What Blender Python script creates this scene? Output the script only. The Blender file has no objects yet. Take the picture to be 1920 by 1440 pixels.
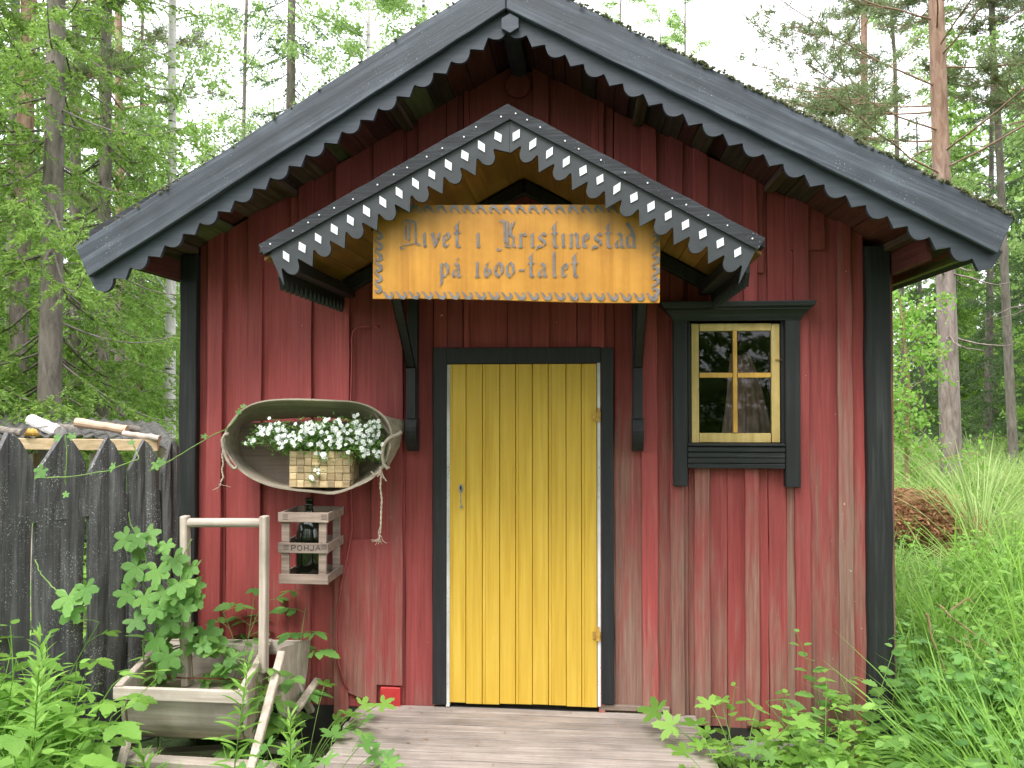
import bpy, math, random
import numpy as np
from mathutils import Vector, Matrix

S = bpy.context.scene
COL = S.collection
R = math.radians

# ------------------------------------------------------------------ camera
CZ, CD, F = 1.52, 3.95, 1493.33
YAW, PITCH = R(5.16), R(1.15)
cam = bpy.data.cameras.new('camera')
cam.lens = 28.0; cam.sensor_width = 36.0; cam.clip_end = 600; cam.clip_start = 0.05
co = bpy.data.objects.new('camera', cam); COL.objects.link(co)
co.location = (0, -CD, CZ); co.rotation_euler = (R(90) + PITCH, 0, YAW)
S.camera = co

# ------------------------------------------------------------------ light
SUN_EL, SUN_AZ = R(58), R(205)
w = bpy.data.worlds.new('World'); S.world = w; w.use_nodes = True
nt = w.node_tree; nt.nodes.clear()
sky = nt.nodes.new('ShaderNodeTexSky'); sky.sky_type = 'NISHITA'; sky.sun_disc = False
sky.sun_elevation = SUN_EL; sky.sun_rotation = SUN_AZ; sky.dust_density = 4.0; sky.air_density = 1.0
hs = nt.nodes.new('ShaderNodeHueSaturation'); hs.inputs['Saturation'].default_value = 0.25
mx = nt.nodes.new('ShaderNodeMix'); mx.data_type = 'RGBA'; mx.inputs[0].default_value = 0.6
mx.inputs[7].default_value = (11.5, 11.7, 12.4, 1)
bg = nt.nodes.new('ShaderNodeBackground'); bg.inputs['Strength'].default_value = 0.15
wo = nt.nodes.new('ShaderNodeOutputWorld')
nt.links.new(sky.outputs[0], hs.inputs['Color']); nt.links.new(hs.outputs[0], mx.inputs[6])
nt.links.new(mx.outputs[2], bg.inputs[0]); nt.links.new(bg.outputs[0], wo.inputs[0])
sl = bpy.data.lights.new('sun', 'SUN'); sl.energy = 1.35; sl.angle = R(25); sl.color = (1, .96, .9)
so = bpy.data.objects.new('sun', sl); COL.objects.link(so)
# direction towards the sun: behind the camera, a little to the left
sd = Vector((-0.42 * math.cos(SUN_EL), -0.907 * math.cos(SUN_EL), math.sin(SUN_EL)))
so.rotation_euler = sd.to_track_quat('Z', 'Y').to_euler(); so.location = sd * 30
S.view_settings.view_transform = 'Standard'; S.view_settings.look = 'None'
S.view_settings.exposure = 1.3; S.view_settings.gamma = 1
S.cycles.max_bounces = 7; S.cycles.transparent_max_bounces = 12
S.cycles.diffuse_bounces = 3; S.cycles.glossy_bounces = 3; S.cycles.transmission_bounces = 5
S.cycles.caustics_reflective = False; S.cycles.caustics_refractive = False
S.cycles.use_denoising = True

# ------------------------------------------------------------------ measuring the place
_fw = Vector((-math.sin(YAW) * math.cos(PITCH), math.cos(YAW) * math.cos(PITCH), math.sin(PITCH)))
_rt = Vector((math.cos(YAW), math.sin(YAW), 0)); _up = _rt.cross(_fw)
def P(px, py, y=0.0):
    d = _fw + _rt * ((px - 960) / F) + _up * ((720 - py) / F)
    t = (y + CD) / d.y
    return Vector((d.x * t, y, CZ + d.z * t))
def PG(px, dist):      # plan position at a given distance
    d = _fw + _rt * ((px - 960) / F); d.z = 0; d.normalize()
    return (d.x * dist, -CD + d.y * dist)
def ground_z(x, y):
    x = np.asarray(x, float); y = np.asarray(y, float)
    h = -0.2 + 0.045 * np.clip(y - 0.5, 0, 14) + 0.012 * np.clip(y - 14, 0, 60)
    h = h + 0.10 * np.clip((x - 1.9), 0, 1.5) * np.clip((y + 1.0) / 2.0, 0, 1)
    h = h + 0.04 * np.sin(x * 1.3 + 0.5) * np.cos(y * 0.9) + 0.02 * np.sin(x * 3.1 + y * 2.3)
    near = np.clip((np.hypot(x, y + 3.0) - 1.5) / 3.0, 0, 1)
    return -0.2 * (1 - near) + h * near

# ------------------------------------------------------------------ mesh helpers
class MB:
    def __init__(s): s.v = []; s.f = []
    def add(s, vs, fs):
        o = len(s.v); s.v.extend([tuple(a) for a in vs]); s.f.extend([tuple(i + o for i in f) for f in fs]); return s
    def box(s, x0, x1, y0, y1, z0, z1):
        return s.add([(x0,y0,z0),(x1,y0,z0),(x1,y1,z0),(x0,y1,z0),(x0,y0,z1),(x1,y0,z1),(x1,y1,z1),(x0,y1,z1)],
                     [(0,3,2,1),(4,5,6,7),(0,1,5,4),(1,2,6,5),(2,3,7,6),(3,0,4,7)])
    def prism(s, poly, y0, y1):        # poly in (x,z), extruded in y
        n = len(poly)
        a = sum(poly[i][0]*poly[(i+1)%n][1]-poly[(i+1)%n][0]*poly[i][1] for i in range(n))
        if a < 0: poly = poly[::-1]
        vs = [(p[0], y0, p[1]) for p in poly] + [(p[0], y1, p[1]) for p in poly]
        fs = [tuple(range(n)), tuple(range(2*n-1, n-1, -1))] + [((i+1)%n, i, n+i, n+(i+1)%n) for i in range(n)]
        return s.add(vs, fs)
    def beam(s, a, b, w, h, up=(0,0,1)):   # rectangular bar from a to b
        a = Vector(a); b = Vector(b); d = (b-a).normalized(); u = Vector(up)
        sdv = d.cross(u); 
        if sdv.length < 1e-4: sdv = d.cross(Vector((0,1,0)))
        sdv.normalize(); u = sdv.cross(d)
        vs = []
        for p in (a, b):
            for i, j in ((-1,-1),(1,-1),(1,1),(-1,1)): vs.append(p + sdv*(i*w/2) + u*(j*h/2))
        return s.add(vs, [(0,1,2,3),(7,6,5,4),(0,4,5,1),(1,5,6,2),(2,6,7,3),(3,7,4,0)])
    def tube(s, pts, r, n=8, cap=True):
        pts = [Vector(p) for p in pts]; m = len(pts)
        rs = r if isinstance(r, (list, tuple)) else [r]*m
        vs = []; prev = None
        for i, p in enumerate(pts):
            d = (pts[min(i+1,m-1)] - pts[max(i-1,0)]).normalized()
            if prev is None:
                a = d.cross(Vector((0,0,1)))
                if a.length < .05: a = d.cross(Vector((0,1,0)))
            else: a = prev - d*prev.dot(d)
            a.normalize(); prev = a; b = d.cross(a)
            for k in range(n):
                t = 2*math.pi*k/n; vs.append(p + (a*math.cos(t)+b*math.sin(t))*rs[i])
        fs = [(i*n+k, i*n+(k+1)%n, (i+1)*n+(k+1)%n, (i+1)*n+k) for i in range(m-1) for k in range(n)]
        if cap: fs += [tuple(range(n-1,-1,-1)), tuple((m-1)*n+k for k in range(n))]
        return s.add(vs, fs)
    def lathe(s, prof, c, n=24):       # prof (r,z) about vertical axis at c
        vs = [(c[0]+r*math.cos(2*math.pi*k/n), c[1]+r*math.sin(2*math.pi*k/n), c[2]+z) for r, z in prof for k in range(n)]
        fs = [(i*n+k, i*n+(k+1)%n, (i+1)*n+(k+1)%n, (i+1)*n+k) for i in range(len(prof)-1) for k in range(n)]
        fs += [tuple(range(n-1,-1,-1)), tuple((len(prof)-1)*n+k for k in range(n))]
        return s.add(vs, fs)
    def arrays(s, V, Fc):              # numpy triangles
        o = len(s.v); s.v.extend(map(tuple, V.tolist())); s.f.extend(map(tuple, (Fc+o).tolist())); return s

def tag(o, label=None, cat=None, group=None, kind=None):
    if label: o['label'] = label
    if cat: o['category'] = cat
    if group: o['group'] = group
    if kind: o['kind'] = kind
    return o
def thing(name, loc, label, cat, group=None):
    o = bpy.data.objects.new(name, None); COL.objects.link(o); o.location = loc; o.empty_display_size = .1
    return tag(o, label, cat, group)
def wloc(o):
    v = Vector((0,0,0))
    while o is not None: v = v + o.location; o = o.parent
    return v
def obj(name, mb, mat, parent=None, smooth=False, bevel=0, loc=None):
    me = bpy.data.meshes.new(name)
    base = wloc(parent) if parent is not None else Vector(loc or (0,0,0))
    if isinstance(mb, tuple):
        V, Fc = mb; V = np.asarray(V, np.float32) - np.array(base, np.float32); Fc = np.asarray(Fc, np.int32)
        me.vertices.add(len(V)); me.vertices.foreach_set('co', V.ravel())
        k = Fc.shape[1]; me.loops.add(Fc.size); me.loops.foreach_set('vertex_index', Fc.ravel())
        me.polygons.add(len(Fc)); me.polygons.foreach_set('loop_start', np.arange(0, Fc.size, k, dtype=np.int32))
        me.update(calc_edges=True)
    else:
        me.from_pydata([tuple(Vector(v)-base) for v in mb.v], [], mb.f); me.update()
    if smooth: me.polygons.foreach_set('use_smooth', [True]*len(me.polygons))
    me.materials.append(mat)
    o = bpy.data.objects.new(name, me); COL.objects.link(o)
    if parent is not None: o.parent = parent
    else: o.location = base
    if bevel:
        m = o.modifiers.new('bevel', 'BEVEL'); m.width = bevel; m.segments = 1; m.limit_method = 'ANGLE'; m.angle_limit = R(40)
    return o

def obj_split(name, mb, mat, parent=None, **k):
    """one object for every connected piece of the mesh"""
    par = list(range(len(mb.v)))
    def find(i):
        while par[i] != i: par[i] = par[par[i]]; i = par[i]
        return i
    for f in mb.f:
        a = find(f[0])
        for q in f[1:]: par[find(q)] = a
    comp = {}
    for f in mb.f: comp.setdefault(find(f[0]), []).append(f)
    out = []
    for fs in comp.values():
        m_ = MB(); idx = {}
        for f in fs:
            for q in f:
                if q not in idx: idx[q] = len(m_.v); m_.v.append(mb.v[q])
            m_.f.append(tuple(idx[q] for q in f))
        out.append(obj(name, m_, mat, parent, **k))
    return out
def part_root(name, loc, parent):
    o = bpy.data.objects.new(name, None); COL.objects.link(o); o.parent = parent; o.location = Vector(loc) - wloc(parent); o.empty_display_size = .05
    return o

# ------------------------------------------------------------------ material helpers
def mat_new(name):
    m = bpy.data.materials.new(name); m.use_nodes = True
    return m, m.node_tree, m.node_tree.nodes['Principled BSDF']
def ramp(nt, stops, fac=None, interp='LINEAR'):
    r = nt.nodes.new('ShaderNodeValToRGB'); e = r.color_ramp.elements; r.color_ramp.interpolation = interp
    while len(e) > 1: e.remove(e[-1])
    e[0].position = stops[0][0]; e[0].color = tuple(stops[0][1]) + (1,)
    for p, c in stops[1:]:
        x = e.new(p); x.color = tuple(c) + (1,)
    if fac is not None: nt.links.new(fac, r.inputs[0])
    return r.outputs[0]
def noise(nt, vec, scale, detail=4, rough=.6, dist=0.0):
    n = nt.nodes.new('ShaderNodeTexNoise'); n.inputs['Scale'].default_value = scale; n.inputs['Detail'].default_value = detail
    n.inputs['Roughness'].default_value = rough; n.inputs['Distortion'].default_value = dist
    if vec is not None: nt.links.new(vec, n.inputs['Vector'])
    return n.outputs[0]
def mix(nt, fac, a, b, mode='MIX'):
    m = nt.nodes.new('ShaderNodeMix'); m.data_type = 'RGBA'; m.blend_type = mode
    for s, v in ((0, fac), (6, a), (7, b)):
        if isinstance(v, (int, float)): m.inputs[s].default_value = v
        elif isinstance(v, tuple): m.inputs[s].default_value = v + (1,)
        else: nt.links.new(v, m.inputs[s])
    return m.outputs[2]
def math_(nt, op, a, b=0.0, clamp=False):
    m = nt.nodes.new('ShaderNodeMath'); m.operation = op; m.use_clamp = clamp
    for i, v in enumerate((a, b)):
        if isinstance(v, (int, float)): m.inputs[i].default_value = v
        else: nt.links.new(v, m.inputs[i])
    return m.outputs[0]
def coords(nt, scale=(1,1,1), rot=(0,0,0), island=True):
    """object coordinates, shifted differently on every separate board"""
    t = nt.nodes.new('ShaderNodeTexCoord'); v = t.outputs['Object']
    if island:
        g = nt.nodes.new('ShaderNodeNewGeometry'); c = nt.nodes.new('ShaderNodeCombineXYZ')
        mm = math_(nt, 'MULTIPLY', g.outputs['Random Per Island'], 37.0)
        for i in range(3): nt.links.new(mm, c.inputs[i])
        a = nt.nodes.new('ShaderNodeVectorMath'); a.operation = 'ADD'
        nt.links.new(v, a.inputs[0]); nt.links.new(c.outputs[0], a.inputs[1]); v = a.outputs[0]
    mp = nt.nodes.new('ShaderNodeMapping'); mp.inputs['Rotation'].default_value = rot
    nt.links.new(v, mp.inputs[0])
    mp2 = nt.nodes.new('ShaderNodeMapping'); mp2.inputs['Scale'].default_value = scale
    nt.links.new(mp.outputs[0], mp2.inputs[0])
    return mp2.outputs[0], mp.outputs[0]
def bump(nt, bs, h, strength=.3, dist=.004):
    b = nt.nodes.new('ShaderNodeBump'); b.inputs['Strength'].default_value = strength; b.inputs['Distance'].default_value = dist
    nt.links.new(h, b.inputs['Height']); nt.links.new(b.outputs[0], bs.inputs['Normal'])
def rnd(nt):
    return nt.nodes.new('ShaderNodeNewGeometry').outputs['Random Per Island']

AX = {'x': (0.035,1,1), 'y': (1,0.035,1), 'z': (1,1,0.035)}
def wood(name, dark, mid, light, axis='z', rot=(0,0,0), rough=.75, gs=55, bs_=.35, vary=.35, specks=None, speck_amt=.68):
    """bare or thinly painted wood: long grain, blotches, cracks, one tone per board"""
    m, nt, b = mat_new(name)
    gv, ov = coords(nt, AX[axis], rot)
    g = noise(nt, gv, gs, 6, .65, .4)
    c = ramp(nt, [(.28, dark), (.5, mid), (.72, light)], g)
    bl = noise(nt, ov, 3.5, 5, .65)
    c = mix(nt, ramp(nt, [(.35, (0,0,0)), (.7, (.6,.6,.6))], bl), c, tuple(x*.6 for x in dark))
    hv = nt.nodes.new('ShaderNodeHueSaturation'); nt.links.new(c, hv.inputs['Color'])
    r = rnd(nt); k = math_(nt, 'ADD', math_(nt, 'MULTIPLY', r, vary), 1 - vary/2); nt.links.new(k, hv.inputs['Value'])
    c = hv.outputs[0]
    if specks:
        s = noise(nt, ov, 130, 3, .7); s2 = noise(nt, ov, 4, 2)
        sm = math_(nt, 'ADD', s, math_(nt, 'MULTIPLY', math_(nt, 'SUBTRACT', s2, .5), .35))
        c = mix(nt, ramp(nt, [(speck_amt, (0,0,0)), (speck_amt+.03, (1,1,1))], sm), c, specks)
    nt.links.new(c, b.inputs['Base Color']); b.inputs['Roughness'].default_value = rough
    bump(nt, b, g, bs_)
    return m

def red_paint():
    m, nt, b = mat_new('falu_red_paint')
    gv, ov = coords(nt, AX['z'])
    g = noise(nt, gv, 70, 6, .7, .3)
    bl = noise(nt, ov, 2.2, 5, .65)
    c = ramp(nt, [(.3, (.20,.031,.030)), (.5, (.28,.046,.044)), (.75, (.36,.078,.072))], g)
    c = mix(nt, ramp(nt, [(.4,(0,0,0)), (.75,(.5,.5,.5))], bl), c, (.29,.06,.06))
    # worn wood: long streaks, more on some boards, most near the foot of the wall and low on the right half
    tc = nt.nodes.new('ShaderNodeTexCoord'); sx = nt.nodes.new('ShaderNodeSeparateXYZ'); nt.links.new(tc.outputs['Object'], sx.inputs[0])
    zz = sx.outputs[2]; xx = sx.outputs[0]
    lim = math_(nt, 'ADD', .62, math_(nt, 'MULTIPLY', math_(nt, 'ADD', xx, .2), .42))
    wz = math_(nt, 'SUBTRACT', lim, math_(nt, 'MULTIPLY', zz, .75))
    wv, _ = coords(nt, (1,1,.12)); wn = noise(nt, wv, 9, 5, .7)
    fine = noise(nt, gv, 120, 4, .7)
    r = rnd(nt)
    sm = math_(nt, 'ADD', math_(nt, 'MULTIPLY', wz, .42), math_(nt, 'MULTIPLY', math_(nt, 'SUBTRACT', wn, .5), 1.7))
    sm = math_(nt, 'ADD', sm, math_(nt, 'MULTIPLY', math_(nt, 'SUBTRACT', r, .5), .45))
    sm = math_(nt, 'ADD', sm, math_(nt, 'MULTIPLY', math_(nt, 'SUBTRACT', fine, .5), .5))
    wf = ramp(nt, [(.02, (0,0,0)), (.5, (.85,.85,.85))], sm)
    wc = ramp(nt, [(.3, (.14,.080,.062)), (.5, (.23,.145,.11)), (.7, (.31,.22,.175))], g)
    c = mix(nt, wf, c, wc)
    sp = noise(nt, ov, 55, 2, .5); c = mix(nt, ramp(nt, [(.765,(0,0,0)), (.78,(.8,.8,.8))], sp), c, (.5,.42,.38))
    hv = nt.nodes.new('ShaderNodeHueSaturation'); nt.links.new(c, hv.inputs['Color'])
    r2 = math_(nt, 'FRACT', math_(nt, 'MULTIPLY', r, 7.31)); nt.links.new(math_(nt, 'ADD', math_(nt, 'MULTIPLY', r2, .3), .87), hv.inputs['Value'])
    nt.links.new(hv.outputs[0], b.inputs['Base Color']); b.inputs['Roughness'].default_value = .72
    bump(nt, b, g, .45, .004)
    return m

def yellow_paint():
    m, nt, b = mat_new('yellow_door_paint')
    gv, ov = coords(nt, AX['z'])
    g = noise(nt, gv, 45, 6, .65, .3); bl = noise(nt, ov, 2.5, 4, .6)
    c = ramp(nt, [(.3, (.50,.30,.028)), (.5, (.61,.385,.042)), (.72, (.69,.47,.08))], g)
    c = mix(nt, ramp(nt, [(.4,(0,0,0)), (.7,(.5,.5,.5))], bl), c, (.56,.35,.045))
    sp = noise(nt, ov, 40, 3, .6); c = mix(nt, ramp(nt, [(.74,(0,0,0)), (.78,(.6,.6,.6))], sp), c, (.3,.2,.05))
    # grime at the foot of the door
    tc = nt.nodes.new('ShaderNodeTexCoord'); sx = nt.nodes.new('ShaderNodeSeparateXYZ'); nt.links.new(tc.outputs['Object'], sx.inputs[0])
    low = math_(nt, 'SUBTRACT', math_(nt, 'MULTIPLY', noise(nt, ov, 18, 4, .7), .16), sx.outputs[2])
    c = mix(nt, ramp(nt, [(0.0,(0,0,0)), (.09,(.65,.65,.65))], low), c, (.22,.15,.05))
    nt.links.new(c, b.inputs['Base Color']); b.inputs['Roughness'].default_value = .5
    bump(nt, b, g, .2, .003)
    return m

def leaf_mat(name, c0, c1, c2, trans=.4, veins=True, rough=.5):
    m, nt, b = mat_new(name)
    out = nt.nodes['Material Output']
    c = ramp(nt, [(0, tuple(x*.8 for x in c0)), (.5, c1), (1, tuple(x*1.1 for x in c2))], rnd(nt))
    tc = nt.nodes.new('ShaderNodeTexCoord')
    n = noise(nt, tc.outputs['Object'], 2.5, 3)
    c = mix(nt, .35, c, ramp(nt, [(.35, c0), (.65, c2)], n))
    nt.links.new(c, b.inputs['Base Color']); b.inputs['Roughness'].default_value = rough
    b.inputs['Specular IOR Level'].default_value = .35
    t = nt.nodes.new('ShaderNodeBsdfTranslucent'); hv = nt.nodes.new('ShaderNodeHueSaturation')
    nt.links.new(c, hv.inputs['Color']); hv.inputs['Value'].default_value = 1.6; hv.inputs['Hue'].default_value = .49
    nt.links.new(hv.outputs[0], t.inputs[0])
    ms = nt.nodes.new('ShaderNodeMixShader'); ms.inputs[0].default_value = trans
    nt.links.new(b.outputs[0], ms.inputs[1]); nt.links.new(t.outputs[0], ms.inputs[2]); nt.links.new(ms.outputs[0], out.inputs[0])
    if veins:
        v = noise(nt, tc.outputs['Object'], 75, 3); bump(nt, b, v, .6, .006)
    return m

def plain(name, col, rough=.6, metal=0, var=.25, sc=12):
    m, nt, b = mat_new(name)
    _, ov = coords(nt, island=False)
    n = noise(nt, ov, sc, 5, .6)
    c = ramp(nt, [(.3, tuple(x*(1-var) for x in col)), (.7, tuple(min(1,x*(1+var)) for x in col))], n)
    nt.links.new(c, b.inputs['Base Color']); b.inputs['Roughness'].default_value = rough; b.inputs['Metallic'].default_value = metal
    bump(nt, b, n, .2, .003)
    return m

M = {}
M['red'] = red_paint()
M['yellow'] = yellow_paint()
M['black'] = wood('black_painted_wood', (.006,.0065,.008), (.011,.012,.0145), (.024,.026,.029), 'z', vary=.3, rough=.6, specks=(.42,.42,.4), speck_amt=.80)
M['black_x'] = wood('black_painted_wood_level', (.008,.009,.011), (.015,.016,.020), (.036,.038,.042), 'x', vary=.3, rough=.5, specks=(.45,.45,.43), speck_amt=.80)
M['corner'] = wood('tarred_corner_wood', (.005,.006,.006), (.009,.010,.010), (.036,.038,.037), 'z', vary=.3, rough=.7, bs_=.7, specks=(.22,.24,.22), speck_amt=.76)
slL, slR = math.atan(.565), math.atan(.495)
bcol = ((.024,.029,.037), (.050,.060,.077), (.12,.14,.17))
M['bargeL'] = wood('grey_black_board_left', *bcol, 'x', rot=(0, slL, 0), gs=38, rough=.6, bs_=.5, specks=(.30,.32,.32), speck_amt=.685)
M['bargeR'] = wood('grey_black_board_right', *bcol, 'x', rot=(0, -slR, 0), gs=38, rough=.6, bs_=.5, specks=(.30,.32,.32), speck_amt=.685)
M['trim'] = wood('blue_black_trim', (.036,.043,.056), (.050,.060,.078), (.075,.088,.11), 'x', rough=.55, bs_=.15, vary=.1, specks=(.4,.4,.38), speck_amt=.80)
M['valance'] = plain('charcoal_valance_paint', (.036,.040,.046), .5, var=.2)
M['felt'] = wood('roofing_felt', (.016,.017,.020), (.034,.036,.042), (.075,.078,.088), 'x', gs=160, rough=.9, specks=(.3,.3,.3), speck_amt=.7)
M['soffit'] = wood('mossy_rotten_roof_boards', (.035,.022,.014), (.085,.05,.03), (.15,.12,.07), 'y', vary=1.1, rough=.9, bs_=.6)
M['soffit_red'] = wood('dark_red_roof_boards', (.06,.014,.012), (.13,.03,.022), (.17,.06,.035), 'y', vary=.7, rough=.9)
M['soffit_green'] = wood('green_mossy_roof_boards', (.07,.085,.03), (.15,.17,.06), (.25,.27,.13), 'y', vary=.6, rough=.9)
M['varnish'] = wood('varnished_pine_planks', (.28,.13,.03), (.42,.21,.055), (.52,.28,.08), 'y', gs=35, vary=.4, rough=.5, bs_=.15)
M['signwood'] = wood('varnished_sign_board', (.40,.165,.018), (.54,.25,.033), (.61,.30,.048), 'z', gs=22, vary=.12, rough=.4, bs_=.1)
M['lettering'] = plain('grey_lettering_paint', (.165,.15,.15), .6, var=.3, sc=40)
M['white'] = plain('white_paint', (.78,.80,.82), .5, var=.08)
M['greywood'] = wood('silvered_wood', (.32,.26,.215), (.50,.425,.365), (.64,.565,.50), 'x', gs=40, rough=.8, bs_=.3, vary=.25)
M['greywood_z'] = wood('silvered_wood_upright', (.31,.25,.20), (.49,.41,.345), (.64,.56,.49), 'z', gs=40, rough=.8, bs_=.3, vary=.25)
M['bentwood'] = wood('bent_grey_wood', (.22,.185,.14), (.37,.315,.245), (.50,.43,.345), 'x', gs=30, rough=.7, bs_=.25, vary=.2)
M['crate'] = wood('weathered_crate_wood', (.15,.105,.085), (.29,.215,.175), (.42,.34,.285), 'x', gs=60, rough=.85, bs_=.4, vary=.35)
M['deck'] = wood('weathered_deck_planks', (.18,.15,.13), (.31,.26,.23), (.42,.37,.335), 'x', gs=75, rough=.8, bs_=.5, vary=.28, specks=(.12,.13,.07), speck_amt=.75)
M['fence'] = wood('tarred_lichen_pickets', (.05,.048,.05), (.12,.115,.118), (.24,.235,.235), 'z', gs=45, rough=.9, bs_=.9, vary=.4, specks=(.52,.52,.47), speck_amt=.635)
M['straw'] = wood('birch_bark_strip', (.30,.20,.10), (.50,.37,.21), (.62,.49,.31), 'x', gs=60, rough=.6, vary=.7)
M['rope'] = plain('hemp_string', (.42,.34,.26), .9)
M['ink'] = plain('black_stamp_ink', (.045,.035,.04), .9)
M['rock'] = plain('rock', (.3,.28,.26), .9, var=.5, sc=8)
M['rust'] = plain('rusty_iron', (.16,.06,.03), .7, .3, var=.5, sc=50)
M['zinc'] = plain('grey_metal', (.32,.33,.33), .5, .5, var=.4, sc=60)
M['ochre'] = wood('ochre_window_paint', (.42,.29,.09), (.60,.43,.15), (.70,.55,.28), 'z', gs=28, rough=.5, bs_=.2, vary=.2)
M['ochre_bar'] = wood('orange_glazing_bar_paint', (.52,.27,.05), (.66,.37,.07), (.74,.46,.13), 'z', gs=28, rough=.5, bs_=.2, vary=.1)
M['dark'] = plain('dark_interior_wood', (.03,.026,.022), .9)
M['cloth'] = plain('dusty_pink_cloth', (.62,.38,.37), .95, var=.3, sc=20)
# foliage; haze over the trees is put into their paler greens
M['L_bright'] = leaf_mat('fresh_green_leaf', (.13,.28,.04), (.20,.39,.065), (.30,.50,.11), .45)
M['L_mid'] = leaf_mat('mid_green_leaf', (.09,.20,.045), (.15,.30,.065), (.23,.40,.10), .4)
M['L_hop'] = leaf_mat('hop_leaf', (.09,.22,.05), (.14,.31,.07), (.21,.40,.10), .4)
M['L_dark'] = leaf_mat('deep_green_leaf', (.035,.11,.022), (.06,.17,.03), (.10,.24,.05), .35)
M['L_grass'] = leaf_mat('grass_blade', (.16,.28,.07), (.28,.42,.12), (.42,.50,.22), .45, False)
M['L_spruce'] = leaf_mat('spruce_needle_light', (.10,.19,.035), (.18,.31,.06), (.29,.44,.10), .42, False)
M['L_spruced'] = leaf_mat('spruce_needle_dark', (.05,.10,.035), (.095,.17,.055), (.15,.24,.085), .35, False)
M['L_pine'] = leaf_mat('pine_needle', (.10,.15,.06), (.18,.23,.10), (.26,.32,.16), .4, False)
M['L_birch'] = leaf_mat('birch_leaf', (.17,.30,.08), (.27,.42,.13), (.38,.52,.20), .5, False)
M['stem'] = plain('green_stem', (.14,.24,.05), .6)
M['stem_brown'] = plain('dry_brown_stem', (.32,.22,.12), .8)
M['petal'] = leaf_mat('white_petal', (.75,.78,.80), (.80,.82,.83), (.85,.86,.86), .25, False)
M['pollen'] = plain('yellow_flower_eye', (.55,.60,.10), .7)
def bark(name, lo, hi, spl=None, sc=9):
    m, nt, b = mat_new(name)
    gv, ov = coords(nt, (1,1,.25), island=False)
    n = noise(nt, gv, sc, 6, .7, .5)
    c = ramp(nt, [(.35, lo), (.65, hi)], n)
    if spl: 
        g2, _ = coords(nt, (.3,.3,1.6), island=False); c = mix(nt, ramp(nt, [(.56,(0,0,0)), (.62,(1,1,1))], noise(nt, g2, 5, 4, .7)), c, spl)
    nt.links.new(c, b.inputs['Base Color']); b.inputs['Roughness'].default_value = .9; bump(nt, b, n, .8, .02)
    return m
M['b_spruce'] = bark('spruce_bark', (.10,.085,.07), (.25,.215,.185), sc=14)
def pine_bark():
    m, nt, b = mat_new('pine_bark')
    gv, ov = coords(nt, (1,1,.25), island=False)
    n = noise(nt, gv, 14, 6, .7, .6)
    lo = ramp(nt, [(.35, (.15,.11,.10)), (.65, (.36,.29,.27))], n)
    hi = ramp(nt, [(.35, (.25,.14,.10)), (.65, (.46,.30,.22))], n)
    tc = nt.nodes.new('ShaderNodeTexCoord'); sx = nt.nodes.new('ShaderNodeSeparateXYZ'); nt.links.new(tc.outputs['Object'], sx.inputs[0])
    f = math_(nt, 'ADD', math_(nt, 'MULTIPLY', sx.outputs[2], .16), math_(nt, 'MULTIPLY', noise(nt, ov, 1.4, 4), .5))
    nt.links.new(mix(nt, ramp(nt, [(.82,(0,0,0)), (1.0,(1,1,1))], f), lo, hi), b.inputs['Base Color'])
    b.inputs['Roughness'].default_value = .9; bump(nt, b, n, .9, .03)
    return m
M['b_pine'] = pine_bark()
M['b_birch'] = bark('birch_bark', (.45,.42,.40), (.74,.71,.68), (.06,.055,.05), sc=9)
M['moss'] = leaf_mat('roof_moss', (.12,.13,.06), (.2,.21,.11), (.34,.34,.22), .1, False, .9)
M['litter'] = leaf_mat('brown_dead_fern', (.18,.085,.04), (.32,.16,.08), (.42,.25,.13), .2, False, .9)

# glass
m, nt, b = mat_new('window_glass')
out = nt.nodes['Material Output']; tr = nt.nodes.new('ShaderNodeBsdfTransparent'); gl = nt.nodes.new('ShaderNodeBsdfGlossy')
gl.inputs['Roughness'].default_value = .015; fr = nt.nodes.new('ShaderNodeFresnel'); fr.inputs[0].default_value = 1.5
tc = nt.nodes.new('ShaderNodeTexCoord'); bp = nt.nodes.new('ShaderNodeBump'); bp.inputs['Strength'].default_value = .04; bp.inputs['Distance'].default_value = .004

tr.inputs[0].default_value = (.8,.84,.82,1)
ms = nt.nodes.new('ShaderNodeMixShader'); nt.links.new(fr.outputs[0], ms.inputs[0]); nt.links.new(tr.outputs[0], ms.inputs[1])
nt.links.new(gl.outputs[0], ms.inputs[2]); nt.links.new(ms.outputs[0], out.inputs[0]); M['glass'] = m
m, nt, b = mat_new('dark_bottle_glass'); b.inputs['Base Color'].default_value = (.006,.009,.005,1); b.inputs['Roughness'].default_value = .06
b.inputs['Coat Weight'].default_value = .5; M['bottle'] = m
m, nt, b = mat_new('ground_soil')
_, ov = coords(nt, island=False)
n1 = noise(nt, ov, .8, 6, .7); n2 = noise(nt, ov, 14, 6, .7)
c = ramp(nt, [(.35,(.035,.06,.02)), (.5,(.06,.11,.03)), (.65,(.11,.09,.05))], n1)
c = mix(nt, .5, c, ramp(nt, [(.3,(.02,.03,.012)), (.7,(.10,.16,.05))], n2))
nt.links.new(c, b.inputs['Base Color']); b.inputs['Roughness'].default_value = 1; bump(nt, b, n2, 1, .05); M['ground'] = m
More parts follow.
